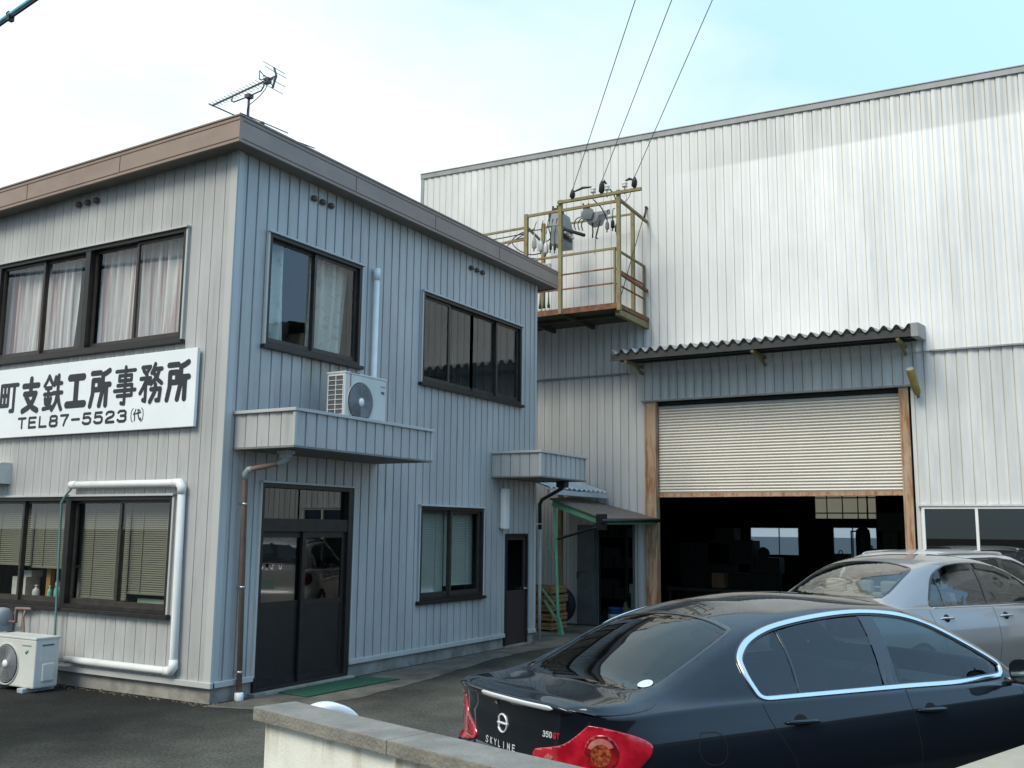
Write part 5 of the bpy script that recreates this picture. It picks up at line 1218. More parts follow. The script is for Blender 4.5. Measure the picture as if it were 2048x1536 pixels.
m = MB(); m.box(-.08,.02,9.1,9.2,8.06,8.14); m.tube([(-.05,9.12,8.1),(-.09,9.12,8.22)],.018,6); m.tube([(.05,9.12,8.06),(.03,9.12,8.20)],.018,6); build('terminal_cap', m, M['wire'], t)
def hang(name, label, cat, x, y, z0, z1, r_, mtl, cap=None):
    t = gear(name, label, cat, (x, y, z0)); m = MB(); h = z1-z0
    m.lathe([(0,0),(r_*.55,.005),(r_,h*.12),(r_*.92,h*.7),(r_*.6,h*.92),(.012,h),(.008,h+.18)], (x,y,z0), 'Z', 14); build('body', m, M[mtl], t)
    q = MB(); q.tube([(x,y,z1+.15),(x+.01,y,z1+.22),(x+.05,y,8.0)], .008, 6); q.tube([(x,y,z0+.01),(x-.01,y,z0-.05)], .012, 6); build('lead', q, M['wire'], t)
for x, z, lb_ in ((.44,7.60,'left'),(.555,7.61,'middle'),(.64,7.52,'right')): hang('surge_arrester', f'dark hanging surge arrester, {lb_} of the three beside the right-hand platform post', 'arrester', x, 9.1, z, z+.17, .040, 'gasgrey' if lb_ == 'left' else 'wire')
for x, z, lb_ in ((-1.17,7.44,'left'),(-1.02,7.36,'middle'),(-.90,7.30,'right')): hang('fuse_cutout', f'white porcelain fuse cutout, {lb_} of the three hanging by the left platform posts', 'fuse', x, 9.1, z, z+.24, .052, 'ceramic')
for x, z, lb_ in ((-.80,7.36,'left'),(-.705,7.34,'right')): hang('surge_arrester', f'slim dark arrester, {lb_} of the two below the big grey box', 'arrester', x, 9.1, z, z+.17, .026, 'wire')
for x, y, z, lb_ in ((-.93,8.92,6.055,'left'),(-.84,8.92,6.055,'middle'),(-.74,8.92,6.055,'right')):
    t = gear('deck_insulator', f'white dark-capped insulator on the deck edge by the office roof, {lb_} of three', 'insulator', (x,y,z)); m = MB()
    m.lathe([(.045,0),(.04,.02),(.05,.03),(.03,.05),(.045,.06),(.028,.08)], (x,y,z), 'Z', 12); build('porcelain', m, M['ceramic'], t)
    m = MB(); m.lathe([(.028,.08),(.03,.13),(.015,.2),(.008,.5)], (x,y,z), 'Z', 10); build('cap', m, M['wire'], t)
ends = []
for (x, zi), (xb, zb_), lb_ in (((.33,8.30),(-.10,8.285),'left'), ((.62,8.30),(.52,8.35),'middle'), ((.985,8.30),(1.19,8.31),'right')):
    t = gear('pin_insulator', f'white pin insulator on the top crossarm, {lb_} of the three', 'insulator', (x,8.70,8.19)); m = MB()
    m.lathe([(.012,0),(.012,.05),(.05,.055),(.055,.075),(.04,.085),(.05,.10),(.055,.13),(.03,.165),(0,.17)], (x,8.70,8.185), 'Z', 16); build('porcelain', m, M['ceramic'], t)
    m = MB(); m.tube([(x,8.7,8.185),(x,8.7,8.10)], .010, 6); build('pin', m, M['rust'], t)
    t = gear('cable_cover', f'black insulating cover at the foot of the {lb_} overhead wire', 'cover', (xb,8.70,8.19)); m = MB()
    m.tube([(xb,8.7,8.185),(xb-.005,8.68,8.23),(xb+.012,8.66,zb_),(xb+.03,8.62,zb_+.06)], [.022,.055,.050,.018], 10); build('cover', m, M['wire'], t)
    m = MB(); m.tube([(xb,8.67,zb_+.02),((x+xb)/2,8.69,max(zi,zb_)+.07),(x,8.70,zi+.055)], [.012,.026,.012], 8); build('jumper', m, M['wire'], t)
    ends.append((xb+.03, 8.62, zb_+.06))
def cable(label, pts, r_=.011):
    P = [Vector(p) for p in pts]; q = [P[0]]
    for i in range(len(P)-1):
        p0 = P[max(0,i-1)]; p1 = P[i]; p2 = P[i+1]; p3 = P[min(len(P)-1,i+2)]
        for k in range(1, 7):
            s = k/6; q.append(.5*((2*p1)+(p2-p0)*s+(2*p0-5*p1+4*p2-p3)*s*s+(3*p1-p0-3*p2+p3)*s**3))
    m = MB(); m.tube(q, r_, 6); build('power_cable', m, M['wire'], label=label, cat='cable', group='cables looping between the electrical gear', origin=pts[0])
cable('black cable dropping from the middle insulator to the arresters by the right post', [(.62,8.7,8.3),(.70,8.8,8.2),(.73,8.95,7.98),(.66,9.08,7.88)])
cable('black cable from the left insulator down to the switch unit lever', [(.33,8.72,8.1),(.40,8.9,8.0),(.43,9.05,7.86),(.44,9.1,7.78)])
cable('black cable bowing from the right end of the crossarm back to the right post', [(1.12,8.7,8.2),(1.05,8.75,8.05),(.94,8.78,7.98),(.86,8.8,7.97)], .006)
for k in range(3): cable(('nearest', 'middle', 'farthest')[k] + ' of the three short cables bridging the grey box and the hexagonal switch', [(-.10+.05*k,9.1+.06*k,7.95),(-.22+.05*k,9.1+.06*k,7.92),(-.27+.05*k,9.1+.06*k,7.82),(-.24+.05*k,9.1+.06*k,7.70)], .010)
cable('cable loop sagging left of the porcelain cutouts, the outer one', [(-1.17,9.1,7.86),(-1.45,9.0,7.70),(-1.72,8.95,7.52),(-1.55,8.95,7.36),(-1.3,9.0,7.25),(-.95,9.1,7.2)])
cable('cable loop sagging left of the porcelain cutouts, the inner one', [(-1.02,9.1,7.82),(-1.40,9.0,7.78),(-1.60,8.95,7.62),(-1.45,8.95,7.42),(-1.2,9.0,7.30),(-1.02,9.1,7.33)])
cable('long black cable running left along the platform below its upper rail', [(-1.2,8.9,7.72),(-2.0,8.9,7.70),(-3.0,8.9,7.70)])
cable('long black cable running left along the platform above its second rail', [(-1.2,8.9,7.64),(-2.0,8.9,7.60),(-3.0,8.9,7.61)])
cable('black lead from the porcelain cutouts up to the grey box', [(-.9,9.1,7.55),(-.80,9.1,7.62),(-.84,9.1,7.85),(-.86,9.2,8.05)])
t = gear('meter_cluster', 'pale weathered cluster of small fittings behind the platform rail, half hidden by the office roof', 'fittings', (-1.0, 9.3, 6.9)); m = MB()
for i, (x, z, r_) in enumerate(((-1.22,7.06,.07),(-1.10,6.98,.09),(-.98,6.93,.08),(-1.02,7.10,.06))): m.lathe([(0,-.06),(r_*.8,-.05),(r_,0),(r_*.8,.05),(0,.06)], (x,9.25,z), 'Y', 14)
m.box(-1.25,-.9,9.28,9.33,6.8,7.15); build('fitting', m, M['acwhite'], t)

# three wires coming down from over the street
for p, q, lb_ in ((ends[0], (2.89,4.74,9.5), 'left'), (ends[1], (3.35,5.0,9.5), 'middle'), (ends[2], (3.87,5.28,9.5), 'right')):
    p, q = Vector(p), Vector(q); e = p + (q-p)*3.0; pts = []
    for i in range(25):
        s = i/24; pts.append(p.lerp(e, s) + Vector((0,0,-.0*s)))
    m = MB(); m.tube(pts, .0068, 6); build('overhead_wire', m, M['wire'], label=f'thin black overhead wire reaching the platform crossarm, {lb_} of the three', cat='wire', group='overhead wires to the platform', origin=tuple(p))
tw = thing('street_cable', 'thick blue-sheathed cable crossing the sky at the upper left', 'cable', (.5,-3.18,6.0))
c0 = Vector((-14, -3.18+.1585*14.49, 6.0)); c1 = Vector((16, -3.18-.1585*15.51, 6.0))
m = MB(); m.tube([c0, c1], .021, 8); build('sheath', m, M['cyan'], tw)
m = MB(); dz = Vector((0,.0,-.029)); m.tube([c0+dz, c1+dz], .011, 8); build('messenger_wire', m, M['wire'], tw)
p = Vector((.69,-3.212,5.985)); m = MB(); m.box(p.x-.02,p.x+.02,p.y-.025,p.y+.025,p.z-.04,p.z+.012); m.tube([p, p+Vector((-.03,0,.05)), p+Vector((-.06,0,.04))], .008, 6); build('clamp', m, M['wire'], tw)

# ------------------------------------------------------------------ cars
def paint(name, col, metal, rough, coat=1.0, flake=.06):
    m, t, b = new_mat(name)
    tc = N(t, 'ShaderNodeTexCoord'); nz = N(t, 'ShaderNodeTexNoise'); nz.inputs['Scale'].default_value = 2.5; nz.inputs['Detail'].default_value = 5
    t.links.new(tc.outputs['Object'], nz.inputs['Vector'])
    rp = N(t, 'ShaderNodeValToRGB'); rp.color_ramp.elements[0].color = (*[c*(1-flake) for c in col], 1); rp.color_ramp.elements[1].color = (*[c*(1+flake) for c in col], 1)
    t.links.new(nz.outputs['Fac'], rp.inputs['Fac']); t.links.new(rp.outputs['Color'], b.inputs['Base Color'])
    b.inputs['Metallic'].default_value = metal; b.inputs['Roughness'].default_value = rough
    b.inputs['Coat Weight'].default_value = coat; b.inputs['Coat Roughness'].default_value = .03; b.inputs['Coat IOR'].default_value = 1.42; b.inputs['Specular IOR Level'].default_value = .10
    return m
M['navy'] = paint('dark_blue_paint', (.006,.0085,.0135), .0, .45)
M['silver'] = paint('silver_paint', (.31,.30,.295), .55, .36)
M['silver2'] = paint('white_silver_paint', (.62,.63,.64), .45, .35)
M['carglass'] = glass('car_glass_dark', tint=(.16,.19,.20), ior=1.44)
M['carglass1'] = glass('car_glass_front', tint=(.50,.62,.62), ior=1.40)
M['carglass2'] = glass('car_glass_clear', tint=(.55,.62,.62), ior=1.55, extra=.02)
M['chrome'] = mat('satin_chrome', (.74,.76,.80), .18, 1.0, var=.05, scale=5)
M['mirrorglass'] = mat('mirror_face', (.20,.24,.23), .08, 1.0, var=.05, scale=5)
M['gloss_black'] = mat('gloss_black', (.012,.012,.013), .15, coat=.5, scale=5)
M['badge'] = mat('badge_plating', (.78,.80,.82), .35, .4, var=.05, scale=5)
M['seam'] = mat('panel_gap', (.004,.004,.005), .9, scale=5)
M['tyre'] = mat('tyre_rubber', (.02,.02,.02), .8, scale=12)
M['seat_dark'] = mat('seat_cloth_dark', (.035,.036,.04), .85, scale=8)
M['seat_beige'] = mat('seat_cloth_beige', (.40,.35,.26), .85, scale=8)
M['cabin'] = mat('cabin_trim', (.03,.03,.032), .8, scale=6)
M['sticker'] = mat('round_sticker', (.62,.74,.80), .5, scale=30)
M['plate_white'] = mat('plate_white', (.72,.74,.72), .5, scale=6)
M['plate_green'] = mat('plate_green', (.30,.50,.38), .5, scale=6)
def red_lens(name, a, b_, sc):
    m, t, b = new_mat(name)
    tc = N(t, 'ShaderNodeTexCoord'); nz = N(t, 'ShaderNodeTexNoise'); nz.inputs['Scale'].default_value = sc; nz.inputs['Detail'].default_value = 4
    wv = N(t, 'ShaderNodeTexWave'); wv.inputs['Scale'].default_value = 75; wv.inputs['Distortion'].default_value = 1.5
    t.links.new(tc.outputs['Object'], nz.inputs['Vector']); t.links.new(tc.outputs['Object'], wv.inputs['Vector'])
    ad = N(t, 'ShaderNodeMath', operation='MULTIPLY_ADD'); ad.inputs[1].default_value = .07; t.links.new(wv.outputs['Fac'], ad.inputs[0]); t.links.new(nz.outputs['Fac'], ad.inputs[2])
    rp = N(t, 'ShaderNodeValToRGB'); rp.color_ramp.elements[0].position = .42; rp.color_ramp.elements[1].position = .78
    rp.color_ramp.elements[0].color = (*a, 1); rp.color_ramp.elements[1].color = (*b_, 1)
    t.links.new(ad.outputs[0], rp.inputs['Fac']); t.links.new(rp.outputs['Color'], b.inputs['Base Color'])
    b.inputs['Roughness'].default_value = .12; b.inputs['Coat Weight'].default_value = 1; b.inputs['Subsurface Weight'].default_value = .0
    return m
M['redlens'] = red_lens('red_lamp_lens', (.30,.004,.012), (.68,.02,.05), 9)
M['reddark'] = red_lens('deep_red_lens', (.14,.004,.008), (.42,.016,.02), 14)
M['amber'] = red_lens('amber_lens', (.12,.012,.006), (.50,.13,.05), 60)
M['smokelens'] = red_lens('smoked_red_lens', (.05,.003,.004), (.16,.008,.008), 9)
M['palelens'] = red_lens('pale_lens', (.42,.10,.09), (.58,.26,.22), 12)

def rounded(P, sharp=(), k=6):
    """closed Catmull-Rom curve through P, keeping the points in `sharp` as corners"""
    P = [np.array(p, float) for p in P]; n = len(P); out_ = []
    for i in range(n):
        p1, p2 = P[i], P[(i+1) % n]
        p0 = P[i-1] if i not in sharp else p1*2-p2; p3 = P[(i+2) % n] if (i+1) % n not in sharp else p2*2-p1
        if i in sharp and (i+1) % n in sharp: out_ += [p1 + (p2-p1)*j/k for j in range(k)]; continue
        for j in range(k):
            s = j/k; out_.append(.5*((2*p1)+(p2-p0)*s+(2*p0-5*p1+4*p2-p3)*s*s+(3*p1-p0-3*p2+p3)*s**3))
    return [tuple(p) for p in out_]
def poly_resample(P, closed=True, step=.02, smooth=0):
    P = [np.array(p, float) for p in P]; out_ = []
    n = len(P); rng = range(n if closed else n-1)
    for i in rng:
        a, b = P[i], P[(i+1) % n]; k = max(1, int(np.hypot(*(b-a))/step))
        for j in range(k): out_.append(a + (b-a)*j/k)
    if not closed: out_.append(P[-1])
    out_ = np.array(out_)
    for _ in range(smooth):
        if closed: out_ = .25*np.roll(out_, 1, 0) + .5*out_ + .25*np.roll(out_, -1, 0)
        else: out_[1:-1] = .25*out_[:-2] + .5*out_[1:-1] + .25*out_[2:]
    return out_
def pt_in(P, q):
    x, y = q; c = False; n = len(P)
    for i in range(n):
        x0, y0 = P[i]; x1, y1 = P[(i+1) % n]
        if (y0 > y) != (y1 > y) and x < (x1-x0)*(y-y0)/(y1-y0) + x0: c = not c
    return c
def near_on(P, q):
    A = P; B = np.roll(P, -1, 0); d = B-A; L2 = (d*d).sum(1) + 1e-12
    t = np.clip(((q-A)*d).sum(1)/L2, 0, 1); C_ = A + d*t[:, None]; D = np.hypot(*(C_-q).T); i = D.argmin()
    return C_[i], D[i]
def ev_normal(ev, a, b, e=.004):
    p = ev(a, b); pa = ev(a+e, b) - ev(a-e, b); pb = ev(a, b+e) - ev(a, b-e)
    n = np.cross(pa, pb); n = n/(np.linalg.norm(n)+1e-12)
    return p, n
def outward(p, n, ctr): return n if np.dot(n, p-ctr) > 0 else -n
CTR = np.array([2.3, 0, .75])
def patch(name, poly, ev, step, off_, material, parent, skirt=0.0, mirror=False, label=None):
    bm = bmesh.new(); vs = [bm.verts.new((p[0], p[1], 0)) for p in poly]
    es = [bm.edges.new((vs[i], vs[(i+1) % len(vs)])) for i in range(len(vs))]
    bmesh.ops.triangle_fill(bm, use_beauty=True, use_dissolve=False, edges=es)
    P = np.array(poly)
    for ax in (0, 1):
        lo_, hi_ = P[:, ax].min(), P[:, ax].max(); k = math.ceil(lo_/step)
        while k*step < hi_:
            co = [0,0,0]; co[ax] = k*step; no = [0,0,0]; no[ax] = 1
            bmesh.ops.bisect_plane(bm, geom=bm.verts[:]+bm.edges[:]+bm.faces[:], dist=1e-5, plane_co=co, plane_no=no); k += 1
    for v in bm.verts:
        p, n = ev_normal(ev, v.co.x, v.co.y); n = outward(p, n, CTR)
        v.co = Vector(p + n*off_)
    if skirt:
        be = [e for e in bm.edges if e.is_boundary]
        r = bmesh.ops.extrude_edge_only(bm, edges=be)
        for g_ in r['geom']:
            if isinstance(g_, bmesh.types.BMVert):
                d = Vector(CTR) - g_.co; d.z *= .3; g_.co += d.normalized()*skirt
    if mirror:
        for v in bm.verts: v.co.y = -v.co.y
    bmesh.ops.recalc_face_normals(bm, faces=bm.faces)
    f0 = max(bm.faces, key=lambda f: f.calc_area()) if bm.faces else None
    if f0 and f0.normal.dot(f0.calc_center_median() - Vector(CTR)) < 0: bmesh.ops.reverse_faces(bm, faces=bm.faces)
    me = bpy.data.meshes.new(name); bm.to_mesh(me); bm.free()
    me.polygons.foreach_set('use_smooth', [True]*len(me.polygons)); me.materials.append(material)
    o = bpy.data.objects.new(name, me); COL.objects.link(o); o.parent = parent
    if label: o['label'] = label
    return o
def strip_mb(mb, pts, ev, w_, h_, closed=False, off_=.0, mirror=False, taper=0.0):
    """a low rounded bead following a line on a surface"""
    n = len(pts); E_ = [ev_normal(ev, *p) for p in pts]; Q = np.array([e[0] for e in E_]); rings = []
    for i in range(n):
        t = (Q[(i+1) % n]-Q[i-1]) if closed else (Q[min(n-1, i+1)]-Q[max(0, i-1)])
        t = t/(np.linalg.norm(t)+1e-12); nn = outward(Q[i], E_[i][1], CTR); s = np.cross(nn, t); s /= np.linalg.norm(s)+1e-12
        k = 1.0
        if taper and not closed: k = min(1, (min(i, n-1-i)/max(1, taper*n))**.6 + .15)
        ring = [Q[i] + s*(-w_/2*k) + nn*(off_-.003), Q[i] + s*(-w_/2*k) + nn*(off_+h_*.45*k), Q[i] + s*(-w_*.28*k) + nn*(off_+h_*.92*k), Q[i] + nn*(off_+h_*k), Q[i] + s*(w_*.28*k) + nn*(off_+h_*.92*k), Q[i] + s*(w_/2*k) + nn*(off_+h_*.45*k), Q[i] + s*(w_/2*k) + nn*(off_-.003)]
        rings.append([(x, -y if mirror else y, z) for x, y, z in ring])
    m_ = 7; vs = [p for r_ in rings for p in r_]; fs = []
    for i in range(n if closed else n-1):
        j = (i+1) % n
        for k in range(m_-1): fs.append((i*m_+k, i*m_+k+1, j*m_+k+1, j*m_+k))
    mb.add(vs, fs, True)
    if not closed: mb.add(rings[0], [tuple(range(m_))]); mb.add(rings[-1], [tuple(range(m_))[::-1]])
    return mb
def local_build(name, mb, material, parent, bevel=0.0, label=None): return build(name, mb, material, parent, local=True, bevel=bevel, label=label)

def car_body(cs, root, material, dlo, rear, front, wheels, zb=.20, rw=.345):
    us, R = cs.top_grid(230)
    nr, ncol = R.shape[:2]
    kill_top = np.zeros((nr-1, ncol-1), bool)
    dl = poly_resample(dlo, True, .015, 2); P2 = {'side': dl}
    for i in range(nr):
        x0 = R[i, 0, 0]
        if not (.1 < x0 < cs.L-.1): continue
        for j in range(2, 23):
            q = R[i, j, [0, 2]]
            if q[0] < dl[:, 0].min()-.05 or q[0] > dl[:, 0].max()+.05: continue
            c, d = near_on(dl, q)
            if d < .0085: R[i, j] = cs.gh_side(c[0], c[1])*[1, -1, 1]
    for poly in (rear, front):
        if poly is None: continue
        pg = poly_resample(poly, True, .015, 0)
        for i in range(nr):
            for j in range(17, ncol):
                q = R[i, j, [0, 1]]
                if q[0] < pg[:, 0].min()-.05 or q[0] > pg[:, 0].max()+.05: continue
                c, d = near_on(pg, q)
                if d < .0105 and c[1] >= -.001 and not (j == ncol-1): R[i, j] = cs.gh_top(c[0], max(0, c[1]))
    for i in range(nr-1):
        for j in range(ncol-1):
            c = (R[i,j]+R[i+1,j]+R[i+1,j+1]+R[i,j+1])/4
            if 1 <= j <= 23 and pt_in(dl, (c[0], c[2])): kill_top[i, j] = True
            for poly in (rear, front):
                if poly is not None and j >= 17 and pt_in(poly, (c[0], c[1])): kill_top[i, j] = True
    mb = MB()
    for sgn in (1, -1):
        vs = (R*[1, sgn, 1]).reshape(-1, 3)
        fs = [(i*ncol+j, (i+1)*ncol+j, (i+1)*ncol+j+1, i*ncol+j+1) for i in range(nr-1) for j in range(ncol-1) if not kill_top[i, j]]
        mb.add(vs, fs, True)
    ut = np.concatenate([np.linspace(0, cs.ua, 28)[:-1], us, np.linspace(cs.ub, cs.u[-1], 24)[1:]])
    nv = 64; G = []
    for u in ut:
        zt_ = float(cs.ztop(u)); v = np.linspace(0, 1, nv); z = zb + (zt_-zb)*v
        G.append(cs.A(np.full(nv, u), z))
    G = np.array(G)      # +y half
    nu = len(ut)
    kill = np.zeros((nu-1, nv-1), bool)
    for cx in wheels:
        for i in range(nu):
            for j in range(nv):
                p = G[i, j]
                if abs(p[0]-cx) > rw+.06 or p[1] < .5: continue
                d = math.hypot(p[0]-cx, p[2]-.31)
                if abs(d-rw) < .016 and d > 1e-6: G[i, j, 0] = cx + (p[0]-cx)*rw/d; G[i, j, 2] = .31 + (p[2]-.31)*rw/d
        C_ = (G[:-1,:-1]+G[1:,:-1]+G[1:,1:]+G[:-1,1:])/4
        kill |= (np.hypot(C_[..., 0]-cx, C_[..., 2]-.31) < rw) & (C_[..., 1] > .5)
    for sgn in (1, -1):
        vs = (G*[1, sgn, 1]).reshape(-1, 3)
        fs = [(i*nv+j, i*nv+j+1, (i+1)*nv+j+1, (i+1)*nv+j) for i in range(nu-1) for j in range(nv-1) if not kill[i, j]]
        mb.add(vs, fs, True)
    b = local_build('body', mb, material, root)
    # underside and wheel housings
    m = MB(); U = [tuple(cs.A(u, zb)) for u in np.linspace(0, cs.u[-1], 60)]; m.add(U + [(x, -y, z) for x, y, z in U[::-1]], [tuple(range(120))])
    for cx in wheels:
        for s in (1, -1):
            pr = [(cx + rw*math.cos(a), .31 + rw*math.sin(a)) for a in np.linspace(-.25, math.pi+.25, 22)]
            vs = [(x, s*.60, z) for x, z in pr] + [(x, s*.86, z) for x, z in pr]; k = len(pr)
            m.add(vs, [(i, i+1, k+i+1, k+i) for i in range(k-1)]); m.add([(x, s*.60, z) for x, z in pr], [tuple(range(k))])
    local_build('underbody', m, M['seam'], root)
    return b
def wheel(cx, y, root, r_=.318, w_=.20, rim='steel', s=1):
    o = thing('wheel', '', 'w', (cx, y, r_)); del o['label']; del o['category']; o.parent = root
    prof = [(.225,-w_*.40),(.24,-w_*.5),(r_*.92,-w_*.5),(r_*.985,-w_*.42),(r_,-w_*.2),(r_,w_*.2),(r_*.985,w_*.42),(r_*.92,w_*.5),(.24,w_*.5),(.225,w_*.40),(.225,-w_*.40)]
    m = MB(); m.lathe(prof, (0,0,0), 'Y', 36); local_build('tyre', m, M['tyre'], o)
    m = MB(); m.lathe([(.226,s*w_*.44),(.214,s*w_*.40),(.205,s*w_*.1),(.205,-s*w_*.3)], (0,0,0), 'Y', 36)
    for k in range(5):
        for dd in (-.07,.07):
            a = 2*math.pi*k/5 + dd; m.bar((.05*math.cos(a), s*w_*.36, .05*math.sin(a)), (.212*math.cos(a+dd*.6), s*w_*.34, .212*math.sin(a+dd*.6)), .026, .022, up=(0,1,0))
    m.lathe([(0,s*w_*.42),(.03,s*w_*.42),(.06,s*w_*.36),(.06,s*w_*.2)], (0,0,0), 'Y', 20); local_build('rim', m, M[rim], o)
    return o
def seat(mb, x, y, w_, z0=.30, back=.60, lean=.22, head=True):
    mb.hexa([(x,y-w_,z0),(x+.50,y-w_,z0),(x+.50,y+w_,z0),(x,y+w_,z0),(x,y-w_,z0+.20),(x+.50,y-w_,z0+.24),(x+.50,y+w_,z0+.24),(x,y+w_,z0+.20)])
    mb.hexa([(x-.02,y-w_,z0+.20),(x+.11,y-w_,z0+.21),(x+.11,y+w_,z0+.21),(x-.02,y+w_,z0+.20),(x-.02-lean,y-w_*.9,z0+.20+back),(x+.07-lean,y-w_*.9,z0+.22+back),(x+.07-lean,y+w_*.9,z0+.22+back),(x-.02-lean,y+w_*.9,z0+.20+back)])
    if head: mb.hexa([(x-.03-lean,y-.13,z0+.24+back),(x+.07-lean,y-.13,z0+.24+back),(x+.07-lean,y+.13,z0+.24+back),(x-.03-lean,y+.13,z0+.24+back),(x-.05-lean,y-.11,z0+.41+back),(x+.03-lean,y-.11,z0+.42+back),(x+.03-lean,y+.11,z0+.42+back),(x-.05-lean,y+.11,z0+.41+back)])
def cabin(root, seatm, xr, xf, belt, zshelf, beige=False):
    m = MB(); m.box(xr-.4, xf+.55, -.66, .66, .24, .27); m.box(xr-.55, xr-.02, -.62, .62, zshelf-.03, zshelf)
    for s in (-1, 1): m.box(xr-.1, xf+.5, s*.73-.02, s*.73+.02, .27, belt-.06)
    m.box(xf+.42, xf+.80, -.70, .70, .55, belt-.03); local_build('cabin_trim', m, M['cabin'], root)
    for y in (-.36, .36):
        m = MB(); seat(m, xf-.25, y, .24); local_build('seat', m, seatm, root, bevel=.03)
    m = MB(); seat(m, xr+.10, 0, .60, head=False)
    for y in (-.36, .0, .36):
        x = xr+.10-.22; m.box(x-.04, x+.05, y-.12, y+.12, 1.10, 1.24)
    local_build('rear_seat', m, seatm, root, bevel=.03)
    m = MB(); c = Vector((xf+.30, -.36, belt-.09)); pts = []
    for k in range(25):
        a = 2*math.pi*k/24; pts.append(c + Vector((.185*math.sin(a)*.42, .185*math.cos(a), .185*math.sin(a)*.9)))
    m.tube(pts, .014, 8, cap=False); m.bar(pts[0], pts[12], .03, .02); m.bar(c, c+Vector((.15,0,-.12)), .05, .05); local_build('steering_wheel', m, M['cabin'], root)
def door_mirror(root, x, y, z, material, s=-1):
    o = thing('door_mirror', '', 'm', (x, y, z)); del o['label']; del o['category']; o.parent = root
    m = MB(); vs = []; nn, mm_ = 18, 10
    for i in range(mm_+1):
        t = i/mm_; k = math.sqrt(max(0, 1-t**2.4)); xx = -.02 + .13*t
        for j in range(nn):
            a = 2*math.pi*j/nn; ca, sa = math.cos(a), math.sin(a)
            vs.append((xx, .115*k*math.copysign(abs(ca)**.75, ca), .078*k*math.copysign(abs(sa)**.75, sa)))
    m.add(vs, [(i*nn+j, i*nn+(j+1)%nn, (i+1)*nn+(j+1)%nn, (i+1)*nn+j) for i in range(mm_) for j in range(nn)], True); m.add(vs[:nn], [tuple(range(nn))[::-1]])
    local_build('mirror_shell', m, material, o)
    m = MB(); m.add([(-.022, .100*math.copysign(abs(math.cos(a))**.75, math.cos(a)), .064*math.copysign(abs(math.sin(a))**.75, math.sin(a))) for a in np.linspace(0, 2*math.pi, 21)[:-1]], [tuple(range(20))]); local_build('mirror_glass', m, M['mirrorglass'], o)
    m = MB(); m.bar((.03,0,-.055), (.05,-s*.17,-.07), .07, .035); local_build('mirror_arm', m, M['gloss_black'], o, bevel=.01)
    return o
def handle(root, cs, x0, x1, z0, z1, material, mirror=False, recess='seam'):
    ev = lambda x, z: cs.side(x, z)
    el = [( (x0+x1)/2-.01 + .052*math.cos(a), (z0+z1)/2 + .040*math.sin(a)) for a in np.linspace(0, 2*math.pi, 25)[:-1]]
    h = local_build('door_handle', strip_mb(MB(), poly_resample([(x0,z0),(x1,z1)], False, .02), ev, .026, .030, off_=.004, mirror=mirror, taper=.25), material, root)
    patch('handle_recess', el, ev, .03, .0012, M[recess], h, mirror=mirror)
    return h
def gap(root, lines, ev, name='panel_gap', w_=.005, mirrors=(False, True)):
    m = MB()
    for l in lines:
        for mi in mirrors: strip_mb(m, poly_resample(l, False, .03, 2), ev, w_, .0012, mirror=mi)
    return local_build(name, m, M['seam'], root)

